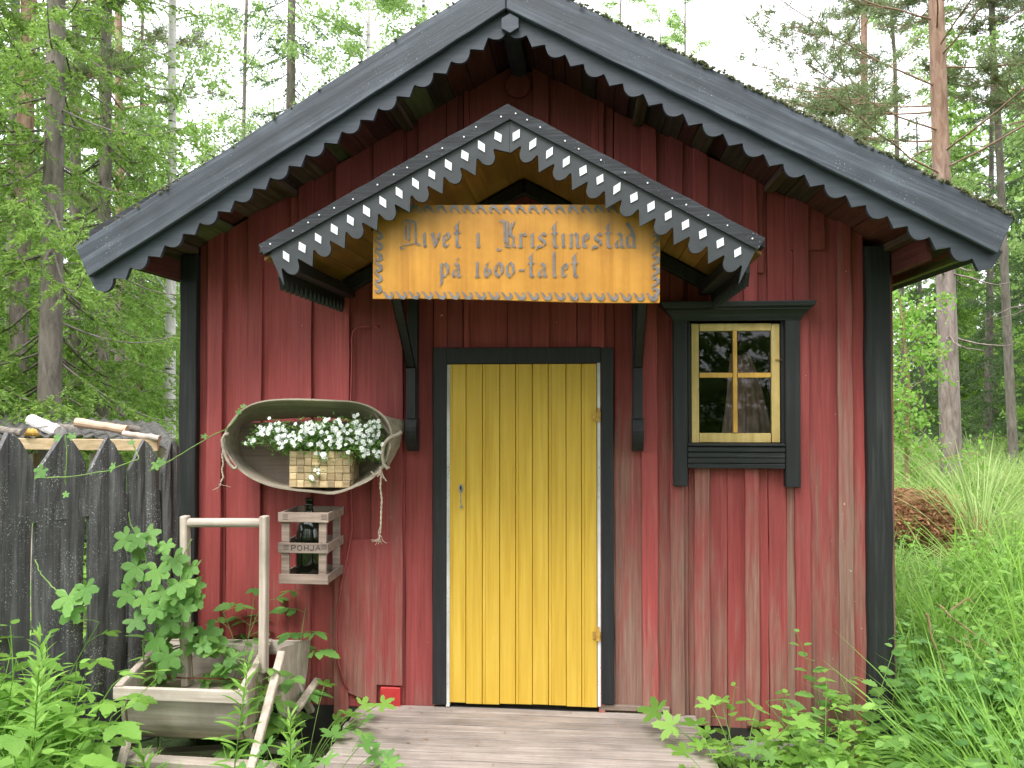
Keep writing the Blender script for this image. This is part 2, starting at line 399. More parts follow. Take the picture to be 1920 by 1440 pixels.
# mossy rock
m, nt, b = mat_new('mossy_rock'); _, ov = coords(nt, island=False)
n1 = noise(nt, ov, 9, 6, .7); n2 = noise(nt, ov, 60, 4)
c = ramp(nt, [(.3,(.14,.12,.10)), (.7,(.42,.38,.34))], n2)
c = mix(nt, ramp(nt, [(.42,(0,0,0)), (.55,(1,1,1))], n1), c, ramp(nt, [(.3,(.16,.11,.03)), (.7,(.30,.26,.06))], n2))
nt.links.new(c, b.inputs['Base Color']); b.inputs['Roughness'].default_value = 1; bump(nt, b, n2, .8, .02); M['mossrock'] = m

# ================================================================== SETTING
rng = np.random.default_rng(5)
random.seed(5)
def ground():
    xs = np.concatenate([-np.geomspace(150, 8.2, 22), np.linspace(-8, 8, 81), np.geomspace(8.2, 150, 22)])
    ys = np.concatenate([-np.geomspace(150, 8.2, 18), np.linspace(-8, 12, 101), np.geomspace(12.3, 200, 22)])
    X, Y = np.meshgrid(xs, ys); Z = ground_z(X, Y)
    V = np.stack([X.ravel(), Y.ravel(), Z.ravel()], 1)
    n = len(xs); i = np.arange(len(ys)-1)[:,None]*n + np.arange(n-1)[None,:]; i = i.ravel()
    o = obj('ground', (V, np.stack([i, i+1, i+n+1, i+n], 1)), M['ground'], smooth=True); tag(o, kind='structure')
ground()

# ================================================================== SHED
YF = -0.50      # bargeboard plane
shed = thing('shed', (-0.31, 0, -0.2), 'red board shed with black trim, yellow plank door and black scalloped gable roof', 'shed')
XL, XR = P(345,600).x, P(1667,600).x
apx = P(973, 116)                                    # soffit apex on the wall
sl_l = P(373, 463); sl_r = P(1622, 442)
mL = (apx.z - sl_l.z)/(apx.x - sl_l.x); mR = (apx.z - sl_r.z)/(sl_r.x - apx.x)
def soffit_z(x): return apx.z - (mL*(apx.x-x) if x < apx.x else mR*(x-apx.x))
DOOR = (P(838,700).x, P(1122,700).x, P(980,684).z)     # opening x0,x1,top
WIN = (P(1290,700).x, P(1474,700).x, P(1380,842).z, P(1380,600).z)

def board(mb, x0, x1, z0, y_front, th, wob=.0022, cut=True, z1=None):
    """a vertical board with slightly wandering edges, clipped by the roof line and the openings"""
    pieces = [(x0, x1, z0, z1)]
    if cut:
        for (a, b, lo, hi) in ((DOOR[0], DOOR[1], -1, DOOR[2]), (WIN[0], WIN[1], WIN[2], WIN[3])):
            new = []
            for (p0, p1, q0, q1) in pieces:
                if p1 <= a or p0 >= b: new.append((p0,p1,q0,q1)); continue
                if p0 < a: new.append((p0,a,q0,q1)); 
                if p1 > b: new.append((b,p1,q0,q1))
                c0, c1 = max(p0,a), min(p1,b)
                if lo > q0 and (q1 is None or lo < q1): new.append((c0,c1,q0,lo))
                new.append((c0,c1,max(hi,q0),q1))
            pieces = new
    for (p0, p1, q0, q1) in pieces:
        if p1-p0 < .004: continue
        t0 = soffit_z(p0) if q1 is None else q1; t1 = soffit_z(p1) if q1 is None else q1
        if min(t0,t1) <= q0 + .01: continue
        n = max(2, int((max(t0,t1)-q0)/.2)); vs = []
        ph = random.uniform(0,6); yo = random.uniform(-.002,.002)
        for i in range(n+1):
            f = i/n; j0 = random.uniform(-wob,wob) if x1-x0>.02 else 0; j1 = random.uniform(-wob,wob)
            yy = y_front + yo + .002*math.sin(ph+f*5)
            za = q0+(t0-q0)*f; zb = q0+(t1-q0)*f
            vs += [(p0+j0, yy, za), (p1+j1, yy, zb), (p1+j1, y_front+th, zb), (p0+j0, y_front+th, za)]
        fs = [(0,3,2,1)]
        for i in range(n):
            o = i*4; fs += [(o,o+1,o+5,o+4),(o+1,o+2,o+6,o+5),(o+2,o+3,o+7,o+6),(o+3,o,o+4,o+7)]
        o = n*4; fs.append((o,o+1,o+2,o+3)); mb.add(vs, fs)

# boards (recessed) and battens (proud) measured along the facade
wb = MB()
base = [372,424,480,560,640,700,760,812,868,952,1022,1082,1152,1218,1290,1362,1440,1502,1582,1622]
for a, b_ in zip(base[:-1], base[1:]):
    zb = -.02 if a < 1150 else -.05 - random.random()*.03
    board(wb, P(a,800).x+.001, P(b_,800).x-.001, zb, random.uniform(-.003,.004), .02)
batt = [(392,419,.022),(466,492,.018),(545,560,.012),(560,586,.020),(630,657,.018),(700,757,.024),(735,760,.012),
        (870,880,.012),(1000,1030,.018),(1110,1134,.02),(1203,1232,.022),(1256,1281,.022),(1300,1329,.02),(1395,1420,.02),
        (1488,1516,.022),(1569,1596,.02)]
for a, b_, t in batt:
    if a in (735,): continue
    zb = -.035 - random.random()*.04
    if a == 700: zb = P(730,1282).z
    board(wb, P(a,800).x, P(b_,800).x, zb, -t-.003, t+.002, .003)
# gable boards that overlap a little higher up
for a, b_, t, py in ((635,730,.014,520),(1045,1128,.012,480),(1262,1430,.010,520),(1480,1545,.012,480),(785,860,.014,520)):
    board(wb, P(a,400,0).x, P(b_,400,0).x, P(900,py,0).z, -t-.004, t+.001, .003)
wall = obj('wall', wb, M['red'], shed, bevel=.002)
# bowed board beside the crate
mb = MB(); 
pts = [(656,1010),(650,1060),(640,1110),(632,1160),(630,1200),(634,1240),(643,1270),(655,1296),(708,1318),(709,1240),(706,1160),(704,1080),(702,1010)]
mb.prism([(P(a,b_).x, P(a,b_).z) for a,b_ in pts], -.026, -.006); obj('warped_board', mb, M['red'], shed, bevel=.003)
mb = MB(); a = P(716,1285); b2 = P(753,1322); mb.box(a.x,b2.x,-.03,-.004,b2.z,a.z); o = obj('patch', mb, plain('fresh_red_paint', (.42,.03,.03), .5), shed, bevel=.002)
o['label'] = 'small fresh red square block at the foot of the wall'
mb = MB(); c = P(972,163); r_ = .064
mb.prism([(c.x+r_*math.cos(t*math.pi/10), c.z+r_*math.sin(t*math.pi/10)) for t in range(20)], -.03, .0); obj('round_plug', mb, M['red'], shed, bevel=.004)
# other walls of the shed
sw = MB(); DEP = 3.6
for i in range(24):
    y0 = .03 + i*DEP/24
    for sx, x in ((-1, XL), (1, XR)):
        x0, x1 = (x, x+.03) if sx < 0 else (x-.03, x)
        sw.box(x0, x1, y0+.001, y0+DEP/24-.001, -.05, soffit_z(x)-.0)
        sw.box(x0+sx*.0-.0 - (.02 if sx<0 else -.03), x0 if sx<0 else x1+.02, y0-.02, y0+.02, -.05, soffit_z(x)-.01)
nb = 24
for i in range(nb):
    xa = XL+.03+(XR-XL-.06)*i/nb; xb = XL+.03+(XR-XL-.06)*(i+1)/nb
    za, zb2 = soffit_z(xa), soffit_z(xb)
    sw.add([(xa,DEP+.03,-.05),(xb-.002,DEP+.03,-.05),(xb-.002,DEP+.03,zb2),(xa,DEP+.03,za),(xa,DEP+.0,-.05),(xb-.002,DEP+.0,-.05),(xb-.002,DEP+.0,zb2),(xa,DEP+.0,za)],
           [(3,2,1,0),(4,5,6,7),(0,1,5,4),(1,2,6,5),(2,3,7,6),(3,0,4,7)])
obj('side_walls', sw, M['red'], shed)
ib = MB(); ib.box(XL+.05, XR-.05, .03, DEP-.01, -.07, -.03); obj('inner_floor', ib, M['dark'], shed)
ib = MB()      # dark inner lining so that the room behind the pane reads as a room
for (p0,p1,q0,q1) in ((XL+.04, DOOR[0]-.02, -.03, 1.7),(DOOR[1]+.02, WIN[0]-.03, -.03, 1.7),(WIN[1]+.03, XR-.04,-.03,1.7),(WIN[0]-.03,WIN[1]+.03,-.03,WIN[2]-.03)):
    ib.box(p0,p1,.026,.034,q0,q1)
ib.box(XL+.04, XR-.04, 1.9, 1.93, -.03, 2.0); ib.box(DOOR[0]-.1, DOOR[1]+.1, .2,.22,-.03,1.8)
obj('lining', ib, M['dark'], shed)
# plinth
mb = MB(); mb.box(XL+.05, P(800,1330).x, .0, .03, -.3, -.021); mb.box(P(1160,1330).x, XR-.02, .005, .03, -.3, -.06)
obj_split('plinth', mb, M['dark'], shed)

# corner boards
mb = MB(); 
def cornerb(px0, px1):
    mb = MB(); x0, x1 = P(px0,800).x, P(px1,800).x
    n = 14; zt = min(soffit_z(x0), soffit_z(x1)); vs = []
    for i in range(n+1):
        z = -.12 + (zt+.12)*i/n; j = random.uniform(-.004,.004); k = random.uniform(-.004,.004)
        vs += [(x0+j,-.038,z),(x1+k,-.038,z),(x1+k,.04,z),(x0+j,.04,z)]
    fs = [(0,3,2,1)] + [q for i in range(n) for q in ((i*4,i*4+1,i*4+5,i*4+4),(i*4+1,i*4+2,i*4+6,i*4+5),(i*4+2,i*4+3,i*4+7,i*4+6),(i*4+3,i*4,i*4+4,i*4+7))] + [(n*4,n*4+1,n*4+2,n*4+3)]
    return mb.add(vs, fs)
obj('corner_board', cornerb(342, 373), M['corner'], shed, bevel=.004)
obj('corner_board', cornerb(1621, 1667), M['corner'], shed, bevel=.004)

# ---- roof
topA = P(950,-52,YF); topL = P(148,465,YF); topR = P(1895,410,YF)
botA = P(950,22,YF); botL = P(173,522,YF); botR = P(1864,478,YF)
def lerp(a, b, t): return a + (b-a)*t
def wav_board(T0, T1, B1, B0, y0, y1, n=26, amp=.004, seed=1):
    """long board between top line T0-T1 and bottom line B0-B1 with slightly uneven edges"""
    rr = random.Random(seed); vs = []
    for i in range(n+1):
        t = i/n; a = lerp(T0,T1,t); b = lerp(B0,B1,t); ja = rr.uniform(-amp,amp); jb = rr.uniform(-amp,amp)*.5
        vs += [(a.x,y0,a.z+ja),(b.x,y0,b.z+jb),(b.x,y1,b.z+jb),(a.x,y1,a.z+ja)]
    fs = [(0,1,2,3)] + [q for i in range(n) for q in ((i*4,i*4+4,i*4+5,i*4+1),(i*4+1,i*4+5,i*4+6,i*4+2),(i*4+2,i*4+6,i*4+7,i*4+3),(i*4+3,i*4+7,i*4+4,i*4))] + [(n*4+3,n*4+2,n*4+1,n*4)]
    m_ = MB(); m_.add(vs, fs); return m_
def fix(mb):   # consistent outward normals
    return mb
obj('bargeboard', wav_board(topA+Vector((-.0015,0,0)), topL, botL, botA+Vector((-.0015,0,0)), YF-.03, YF, seed=3), M['bargeL'], shed, bevel=.004)
obj('bargeboard', wav_board(topA+Vector((.0015,0,0)), topR, botR, botA+Vector((.0015,0,0)), YF-.03, YF, seed=4), M['bargeR'], shed, bevel=.004)

def scallop(A, B, side, u_len=.096, depth=.034, band=.052):
    """board under the bargeboard: round scallop, then a pointed tooth, repeated. A apex, B eave end (barge bottom line)"""
    d = (B-A); L = d.length; d.normalize(); nrm = Vector((-d.z, 0, d.x)) if side > 0 else Vector((d.z, 0, -d.x))
    if nrm.z > 0: nrm = -nrm
    poly = [(0, -.03)]; low = [];  u = .03; k = 0
    low.append((u-.02, .02)); 
    while u < L - .02:
        if k % 2 == 0:
            for i in range(0, 13):
                t = i/12; low.append((u+u_len*t, band + depth*math.sin(math.pi*t)**.8))
        else:
            low.append((u+u_len*.08, band+.003)); low.append((u+u_len*.5, band+depth*1.0)); low.append((u+u_len*.92, band+.003))
        u += u_len; k += 1
    last = u
    top = [(0.0,-.03), (last, -.03)]
    pts = [top[0]] + low + [top[1]]
    out = []
    for (a_, b_) in pts:
        q = A + d*a_ + nrm*b_; out.append((q.x, q.z))
    return out
obj('scalloped_trim', MB().prism(scallop(botA, botL, -1), YF+.003, YF+.025), M['trim'], shed)
obj('scalloped_trim', MB().prism(scallop(botA, botR, 1), YF+.003, YF+.025), M['trim'], shed)
c = P(957,47,YF+.0); hx = .044
mb = MB(); mb.prism([(c.x+hx*math.cos(R(90+60*i)), c.z+hx*math.sin(R(90+60*i))) for i in range(6)], YF-.02, .02)
obj('ridge_beam', mb, M['trim'], shed, bevel=.002)
# roof deck and soffit boards
def S_at(x, off): return soffit_z(x) + off
xl, xr = botL.x+.05, botR.x-.05
mb = MB(); vs = []
for y in (YF+.03, DEP+.4):
    for x in (topL.x+.03, apx.x, topR.x-.03):
        z = soffit_z(x); vs.append((x,y,z+.03)); vs.append((x,y,z+.15))
mb.add(vs, [(1,3,9,7),(3,5,11,9),(0,6,8,2),(2,8,10,4),(0,1,7,6),(4,10,11,5),(0,2,3,1),(2,4,5,3),(6,7,9,8),(8,9,11,10)])
obj('roof', mb, M['felt'], shed)
groups = {'soffit': MB(), 'soffit_red': MB(), 'soffit_green': MB()}
x = xl; rr = random.Random(9)
while x < xr:
    wd = rr.uniform(.06,.12); x2 = min(x+wd, xr)
    if x < apx.x < x2: x2 = apx.x
    off = rr.choice((0,0,.004,-.006,.02)); tk = .022
    e = rr.random(); edge = min(abs(x-xl), abs(x-xr))
    k = 'soffit_green' if (e < .06 or (edge < .35 and e < .5)) else ('soffit_red' if e < .62 else 'soffit')
    y0 = YF+.03 + (rr.uniform(0,.1) if rr.random()<.35 else 0); vs = []
    for y in (y0, DEP+.3):
        vs += [(x+.002,y,S_at(x,off)),(x2-.002,y,S_at(x2,off)),(x2-.002,y,S_at(x2,off)+tk),(x+.002,y,S_at(x,off)+tk)]
    groups[k].add(vs, [(0,1,2,3),(7,6,5,4),(0,4,5,1),(1,5,6,2),(2,6,7,3),(3,7,4,0)])
    x = x2
for k, g in groups.items(): obj('roof_boards', g, M[k], shed)
# rafter ends at the eaves and small rafter stubs near the gable
mb = MB()
for (xx, sgn) in ((xl, -1), (xr, 1)):
    z = soffit_z(xx); mb.box(min(xx, xx+sgn*.03), max(xx, xx+sgn*.03), YF+.03, DEP+.3, z-.015, z+.08)
obj_split('eave_board', mb, M['soffit_green'], shed, bevel=.003)
mb = MB()
for t in (.3,.62,.9):
    for e in (xl, xr):
        x_ = apx.x + (e-apx.x)*t; z = soffit_z(x_)
        mb.beam((x_, YF+.06, z-.012), (x_, -.01, z-.012), .05, .035)
obj_split('purlin', mb, M['soffit'], shed, bevel=.003)
mb = MB()      # red brace boards under the eaves outside the corners
mb.beam((XR+.012, -.42, soffit_z(XR)-.075), (XR+.012, 1.5, soffit_z(XR)-.075), .02, .12)
mb.beam((XL-.012, -.42, soffit_z(XL)-.085), (XL-.012, 1.5, soffit_z(XL)-.085), .02, .1)
obj_split('wall_plate', mb, M['soffit_red'], shed)

# moss along the roof edge
def tuft(n, centers, size, rg, up=1.0, spread=.6):
    """n small pointed faces around given centres"""
    c = centers[rg.integers(0, len(centers), n)]
    d = rg.normal(size=(n,3)); d[:,2] = np.abs(d[:,2])*up + .2; d /= np.linalg.norm(d,axis=1)[:,None]
    s = np.cross(d, rg.normal(size=(n,3))); s /= np.linalg.norm(s,axis=1)[:,None]
    L = size*rg.uniform(.5,1.3,(n,1)); W = L*spread*.5
    V = np.stack([c - s*W, c + s*W, c + d*L], 1).reshape(-1,3)
    return V, np.arange(n*3).reshape(-1,3)
rg = np.random.default_rng(3)
cs = []
for A_, B_, dens in ((topA, topR, 6.0), (topA, topL, .8)):
    for i in range(int(170*dens)):
        t = rg.random()**.8; q = A_.lerp(B_, t); cs.append((q.x, YF+rg.uniform(-.035,.02), q.z + rg.uniform(-.006,.008)))
cs = np.array(cs)
o = obj('moss', tuft(30000, cs + rg.normal(size=cs.shape)*.004, .0125, rg), M['moss'], shed); o['kind'] = 'stuff'

# ---- door frame and door
def pb(px0, py0, px1, py1, y0, y1, mb=None):
    ym = y0; a = P(px0,py0,ym); b = P(px1,py1,ym); mb = mb or MB()
    return mb.box(min(a.x,b.x), max(a.x,b.x), y0, y1, min(a.z,b.z), max(a.z,b.z))
pb_ = pb
mb = MB(); pb(812,652,837,1322,-.032,.03,mb); pb(837.3,652,1126.5,681,-.030,.03,mb); pb(1126.8,652,1152,1322,-.032,.03,mb)
obj_split('door_frame', mb, M['black'], shed, bevel=.003)
mb = MB(); pb(837.3,684,842.6,1325,-.029,.03,mb); pb(1119.5,677,1126.5,1325,-.029,.03,mb)
obj_split('door_jamb', mb, wood('flaking_white_paint', (.35,.33,.31), (.72,.72,.72), (.85,.86,.88), 'z', gs=20, rough=.6, specks=(.10,.09,.08), speck_amt=.66), shed)
mb = MB(); pb(812,1326,1152,1336,-.015,.1,mb); obj('dark_threshold_gap', mb, M['dark'], shed)  # sill strip coloured dark to stand for the shadowed gap under the door
# small board below the frame on the right
mb = MB(); pb(1124,1322,1256,1336,-.022,.0,mb); obj('foot_board', mb, M['crate'], shed, bevel=.002)
door = MB(); edges = [843,874,905,937,967,998,1028,1061,1090,1119]
for i in range(9):
    a = P(edges[i],700,-.02).x+.0008; b = P(edges[i+1],700,-.02).x-.0008
    z0 = P(980,1321+random.uniform(-2,2),-.02).z; z1 = P(980,683,-.02).z
    g = .004; n = 10
    prof = [(a,0.0),(a+g*.7,-.0042),(b-g*.7,-.0042),(b,0.0)]
    if i % 2 == 0: prof = [(a,0.0),(a+.002,-.0042),(a+(b-a)*.16,-.0042),(a+(b-a)*.17,-.002),(a+(b-a)*.185,-.002),(a+(b-a)*.195,-.0042),(b-.002,-.0042),(b,0.0)]
    yo = random.uniform(-.001,.001); k = len(prof)
    vs = [(x_, -.02+yo+y_, z) for z in (z0, z1) for x_, y_ in prof] + [(b,.02,z0),(a,.02,z0),(b,.02,z1),(a,.02,z1)]
    fs = [(j, j+1, k+j+1, k+j) for j in range(k-1)] + [tuple(range(k,2*k))+(2*k+2,2*k+3), tuple(range(k-1,-1,-1))+(2*k+1,2*k),
          (k-1,2*k,2*k+2,2*k-1), (2*k+1,0,k,2*k+3), (2*k,2*k+1,2*k+3,2*k+2)]
    door.add(vs, fs)
door_o = obj('door', door, M['yellow'], shed)
mb = MB(); mb.box(DOOR[0]+.0, DOOR[1], .021, .05, -.02, DOOR[2]); obj('door_backing', mb, M['dark'], shed)
M['hinge'] = plain('painted_hinge', (.50,.30,.06), .5, .1, var=.4, sc=50)
for py in (782, 1193):
    mb = MB(); a = P(1122,py,-.04); mb.tube([(a.x,a.y,a.z-.022),(a.x,a.y,a.z+.022)], .011, 10)
    mb.box(a.x-.028,a.x-.006,-.031,-.027,a.z-.018,a.z+.018); mb.tube([(a.x,a.y,a.z+.022),(a.x,a.y,a.z+.045)], .006, 8)
    obj('hinge', mb, M['hinge'], door_o, bevel=.001)
mb = MB(); a = P(864,916,-.03)
mb.prism([(a.x+.011*math.cos(t*math.pi/8), a.z+.022*math.sin(t*math.pi/8)) for t in range(16)], -.032, -.0265); obj('keyhole_plate', mb, M['zinc'], door_o)
mb = MB(); mb.prism([(a.x+.005*math.cos(t*math.pi/8), a.z+.004+.011*math.sin(t*math.pi/8)) for t in range(16)], -.0345, -.033); obj('keyhole', mb, M['dark'], door_o)
mb = MB(); b = P(865,950,-.03); mb.tube([(a.x,-.036,a.z-.01),(a.x,-.04,a.z-.04),(b.x,-.04,b.z+.01),(b.x-.006,-.038,b.z-.004),(b.x+.006,-.036,b.z-.006)], .0025, 6)
mb.tube([(b.x,-.03,b.z),(b.x,-.042,b.z)], .007, 10); obj('hook', mb, M['zinc'], door_o)

# ---- window
win = MB()
pb(1262,600,1290,912,-.055,.0,win); pb(1472,600,1502,914,-.055,.0,win)
pb(1290.5,836,1471.5,878,-.045,.0,win); 
casing = part_root('window', P(1380,878,-.05), shed)
obj_split('casing', win, M['black'], casing, bevel=.003)
mb = MB(); cx0, cx1 = P(1290,600,-.05).x, P(1472,600,-.05).x; zt = P(1380,601,-.05).z
# moulded cornice: profile stepping outwards towards the top, returns at both ends
prof = [(.055,0,0),(.058,.010,.0),(.060,.012,.004),(.066,.030,.016),(.078,.044,.030),(.086,.050,.038),(.086,.056,.038),(.094,.060,.044),(.100,.066,.052),(.104,.082,.060),(.104,.088,.060)]
x0 = P(1262,600,-.055).x; x1 = P(1502,600,-.055).x; zb = P(1380,600,-.055).z - .002
vs = []
for (dy, dz, ex) in prof: vs += [(x0-ex, -dy, zb+dz), (x1+ex, -dy, zb+dz), (x1+ex, -.0, zb+dz), (x0-ex, -.0, zb+dz)]
n = len(prof); fs = [(0,3,2,1)] + [q for i in range(n-1) for q in ((i*4,i*4+1,i*4+5,i*4+4),(i*4+1,i*4+2,i*4+6,i*4+5),(i*4+3,i*4,i*4+4,i*4+7))] + [((n-1)*4,(n-1)*4+1,(n-1)*4+2,(n-1)*4+3)]
mb.add(vs, fs); obj('cornice', mb, M['black_x'], casing)
mb = MB(); 
for py in (838,849,859,869):
    a = P(1290,py,-.055); b = P(1472,py,-.055); dz = .026
    mb.box(a.x, b.x, -.058, -.046, a.z-dz+.004, a.z)
obj('sill_board', mb, M['black_x'], casing, bevel=.0018)
mb = MB(); a = P(1290,836,-.06); b = P(1472,833,-.06); mb.box(a.x,b.x,-.066,.0,a.z,a.z+.012); obj('sill', mb, M['black_x'], casing, bevel=.003)
# sash
ys0, ys1 = -.03, .0
sash = MB(); pb(1296,607,1311,830,ys0,ys1,sash); pb(1446,607,1463,830,ys0,ys1,sash); pb(1311.4,607,1445.6,620,ys0+.001,ys1,sash); pb(1311.4,812,1445.6,830,ys0+.001,ys1,sash)
obj_split('sash', sash, M['ochre'], casing, bevel=.002)
bars = MB(); pb(1374,620.5,1383,811.5,ys0-.004,ys1-.01,bars); pb(1311.6,699,1373.6,708,ys0-.003,ys1-.01,bars); pb(1383.4,699,1445.4,708,ys0-.003,ys1-.01,bars)
obj_split('glazing_bar', bars, M['ochre_bar'], casing, bevel=.0015)
mb = MB()
for (a0,a1,b0,b1) in ((1311.5,1373.5,620.5,698.5),(1383.5,1445.5,620.5,698.5),(1311.5,1373.5,708.5,811.5),(1383.5,1445.5,708.5,811.5)):
    a = P(a0,b0,-.012); b = P(a1,b1,-.012); mb.add([(a.x,-.012,b.z),(b.x,-.012,b.z),(b.x,-.012,a.z),(a.x,-.012,a.z)], [(0,1,2,3)])
obj_split('pane', mb, M['glass'], casing)
mb = MB(); pb(1290,600,1295.5,835,-.03,.03,mb); pb(1463.5,600,1471.6,835,-.03,.03,mb); obj_split('reveal', mb, M['black'], casing)
mb = MB(); a = P(1462,675,-.034); mb.tube([(a.x-.02,-.036,a.z+.001),(a.x+.012,-.036,a.z-.001)], .0025, 6); obj('latch', mb, M['rust'], casing)
# cloth hanging inside
def cloth():
    nx, nz = 40, 30; V = []
    for j in range(nz+1):
        v = j/nz
        for i in range(nx+1):
            u = i/nx; top = P(1368,665,.25); lo = P(1340,840,.25); tr = P(1400,672,.25); br = P(1460,840,.25)
            xa = top.x + (lo.x-top.x)*v**1.4; xb = tr.x + (br.x-tr.x)*v**.8
            x_ = xa+(xb-xa)*u; z = top.z + (lo.z-.1-top.z)*v + .012*math.sin(u*9)*(1-v)
            V.append((x_, .22 + .02*math.sin(u*22+v*3) + .012*math.sin(u*41+v*7)*v, z))
    i = np.arange(nz)[:,None]*(nx+1)+np.arange(nx)[None,:]; i = i.ravel()
    return np.array(V), np.stack([i, i+nx+1, i+nx+2, i+1], 1)
o = obj('cloth', cloth(), M['cloth'], smooth=True); md = o.modifiers.new('t','SOLIDIFY'); md.thickness = .004
tag(o, 'dusty pink cloth hanging in folds behind the small window pane', 'cloth')

# ---- canopy over the door
YC = -.88
canopy = bpy.data.objects.new('canopy', None); COL.objects.link(canopy); canopy.parent = shed
canopy.location = Vector((P(973,345).x, 0, P(973,345).z)) - shed.location
fA_t = P(952,196,YC); fL_t = P(487,460,YC); fR_t = P(1434,448,YC)
fA_b = P(956,225,YC); fL_b = P(496,478,YC); fR_b = P(1420,469,YC)
YB = -.022
cap = MB()
# felt covered roof slab: two slopes back to the wall
def slab(T0, T1, th):
    vs = []
    for y in (YC, YB):
        for q in (T0, T1): vs += [(q.x, y, q.z), (q.x, y, q.z-th)]
    return vs
for T0, T1 in ((fA_t, fL_t), (fA_t, fR_t)):
    d = -.004
    cap.add([(T0.x,YC+.0,T0.z+d),(T1.x,YC+.0,T1.z+d),(T1.x,YB,T1.z+d),(T0.x,YB,T0.z+d),(T0.x,YC+.0,T0.z+d-.04),(T1.x,YC+.0,T1.z+d-.028),(T1.x,YB,T1.z+d-.028),(T0.x,YB,T0.z+d-.04)],
            [(0,1,2,3),(7,6,5,4),(0,4,5,1),(1,5,6,2),(2,6,7,3)])
obj('canopy_roof', cap, M['felt'], canopy)
for A_, B_, b0, b1, sg in ((fA_t, fL_t, fL_b, fA_b, 3), (fA_t, fR_t, fR_b, fA_b, 8)):
    o = obj('felt_edge', wav_board(A_, B_, b0, b1, YC-.012, YC-.002, n=22, amp=.0022, seed=sg), M['felt'], canopy)
mb = MB(); rr = random.Random(2)
for A_, B_, b0, b1 in ((fA_t, fL_t, fL_b, fA_b), (fA_t, fR_t, fR_b, fA_b)):
    t = .03
    while t < .99:
        q = lerp(lerp(A_,B_,t), lerp(b1,b0,t), rr.uniform(.35,.6)); r0 = .0031
        mb.prism([(q.x+r0*math.cos(k*math.pi/4), q.z+r0*math.sin(k*math.pi/4)) for k in range(8)], YC-.0155, YC-.0125)
        t += rr.uniform(.045,.1)
obj_split('nail_head', mb, M['white'], canopy)
# planked underside
mb = MB()
for (E, sgn) in ((fL_t, -1), (fR_t, 1)):
    n = 13
    for i in range(n):
        xa = fA_t.x + (E.x-fA_t.x)*i/n; xb = fA_t.x + (E.x-fA_t.x)*(i+1)/n*.995
        za = fA_t.z + (E.z-fA_t.z)*i/n - .055; zb = fA_t.z + (E.z-fA_t.z)*(i+1)/n - .055
        vs = []
        for y in (YC+.035, YB): vs += [(xa,y,za),(xb,y,zb),(xb,y,zb+.012),(xa,y,za+.012)]
        f = [(0,1,2,3),(7,6,5,4),(0,4,5,1),(1,5,6,2),(2,6,7,3),(3,7,4,0)]
        mb.add(vs, f)
obj('canopy_soffit', mb, M['varnish'], canopy)
# front valance: V teeth and round tongues with white diamonds
def valance(A, B, c_first, c_last, n_units=14):
    d = B-A; d.normalize(); nr = Vector((-d.z,0,d.x)); nr = nr if nr.z < 0 else -nr
    u0 = (c_first-A).dot(d); v0 = (c_first-A).dot(nr); u1 = (c_last-A).dot(d); v1 = (c_last-A).dot(nr)
    un = (u1-u0)/(n_units-1); tn = abs(d.z/d.x); h = un/2
    pts = [(-.02*tn+.0008, -.02), (.112*tn+.0008, .112)]; dia = []
    for k in range(n_units):
        c = u0+un*k
        if k == 0: pts.append((c+h-.003, .070))
        elif k % 2 == 0: pts += [(c-h+.003, .070), (c, .125), (c+h-.003, .070)]
        else:
            for i in range(11):
                t = i/10; pts.append((c-h+.003+(un-.006)*t, .072 + .046*math.sin(math.pi*t)**.5))
        dia.append((c, v0+(v1-v0)*k/(n_units-1)))
    e = u1+h; pts += [(e+.004,.074),(e+.026,.138),(e+.018,-.0),(e,-.02)]
    poly = []
    for (a_, b_) in pts:
        q = A + d*a_ + nr*b_; poly.append((q.x,q.z))
    D = []
    for (a_, b_) in dia:
        q = A + d*a_ + nr*b_; hh, hw = .0262*rr.uniform(.9,1.08), .0152*rr.uniform(.9,1.1)
        D.append([(q+nr*hh*1), (q+d*hw), (q-nr*hh), (q-d*hw)])
    return poly, D
for A_, B_, cf, cl in ((fA_b, P(520,470,YC), P(934,257,YC), P(537,481,YC)), (fA_b, P(1400,462,YC), P(968,254,YC), P(1383,473,YC))):
    poly, D = valance(A_, B_, cf, cl)
    # vertical outer end: the last tooth drops straight down
    obj('scalloped_valance', MB().prism(poly, YC+.0, YC+.016), M['valance'], canopy)
    for q in D: obj('diamond', MB().prism([(p.x,p.z) for p in q], YC-.004, YC+.0), M['white'], canopy)
# zigzag fringes along the two canopy eaves, and black framing
def fringe(x, z0, y0, y1, n, h=.045):
    pts = [(y0, z0)]
    mb = MB(); ya = y0
    for i in range(n):
        a = y0+(y1-y0)*i/n; b = y0+(y1-y0)*(i+1)/n; m_ = (a+b)/2; hh = h
        vs = [(x-.008,a,z0),(x-.008,b,z0),(x-.008,b,z0-.05),(x-.008,m_,z0-.05-hh*.5),(x-.008,a,z0-.05)] 
        vs += [(p[0]+.016,p[1],p[2]) for p in vs]
        mb.add(vs, [(0,4,3,2,1),(5,6,7,8,9),(3,4,9,8),(2,3,8,7),(0,1,6,5),(0,5,9,4),(1,2,7,6)])
    return mb
eL = P(516,500,YC); eR = P(1410,490,YC)
obj('eave_fringe', fringe(eL.x+.012, eL.z+.01, YC+.02, YB, 15, .10), M['black'], canopy)
obj('eave_fringe', fringe(eR.x-.012, eR.z+.01, YC+.02, YB, 15, .10), M['black'], canopy)
fr = MB()
wl = P(645,547); wr = P(1330,540); wa = P(985,356)
for e_, sg in ((wl,-1),(wr,1)):      # rafters flat against the wall
    fr.beam((wa.x, -.045, wa.z), (e_.x, -.045, e_.z), .05, .06, up=(0,0,1))
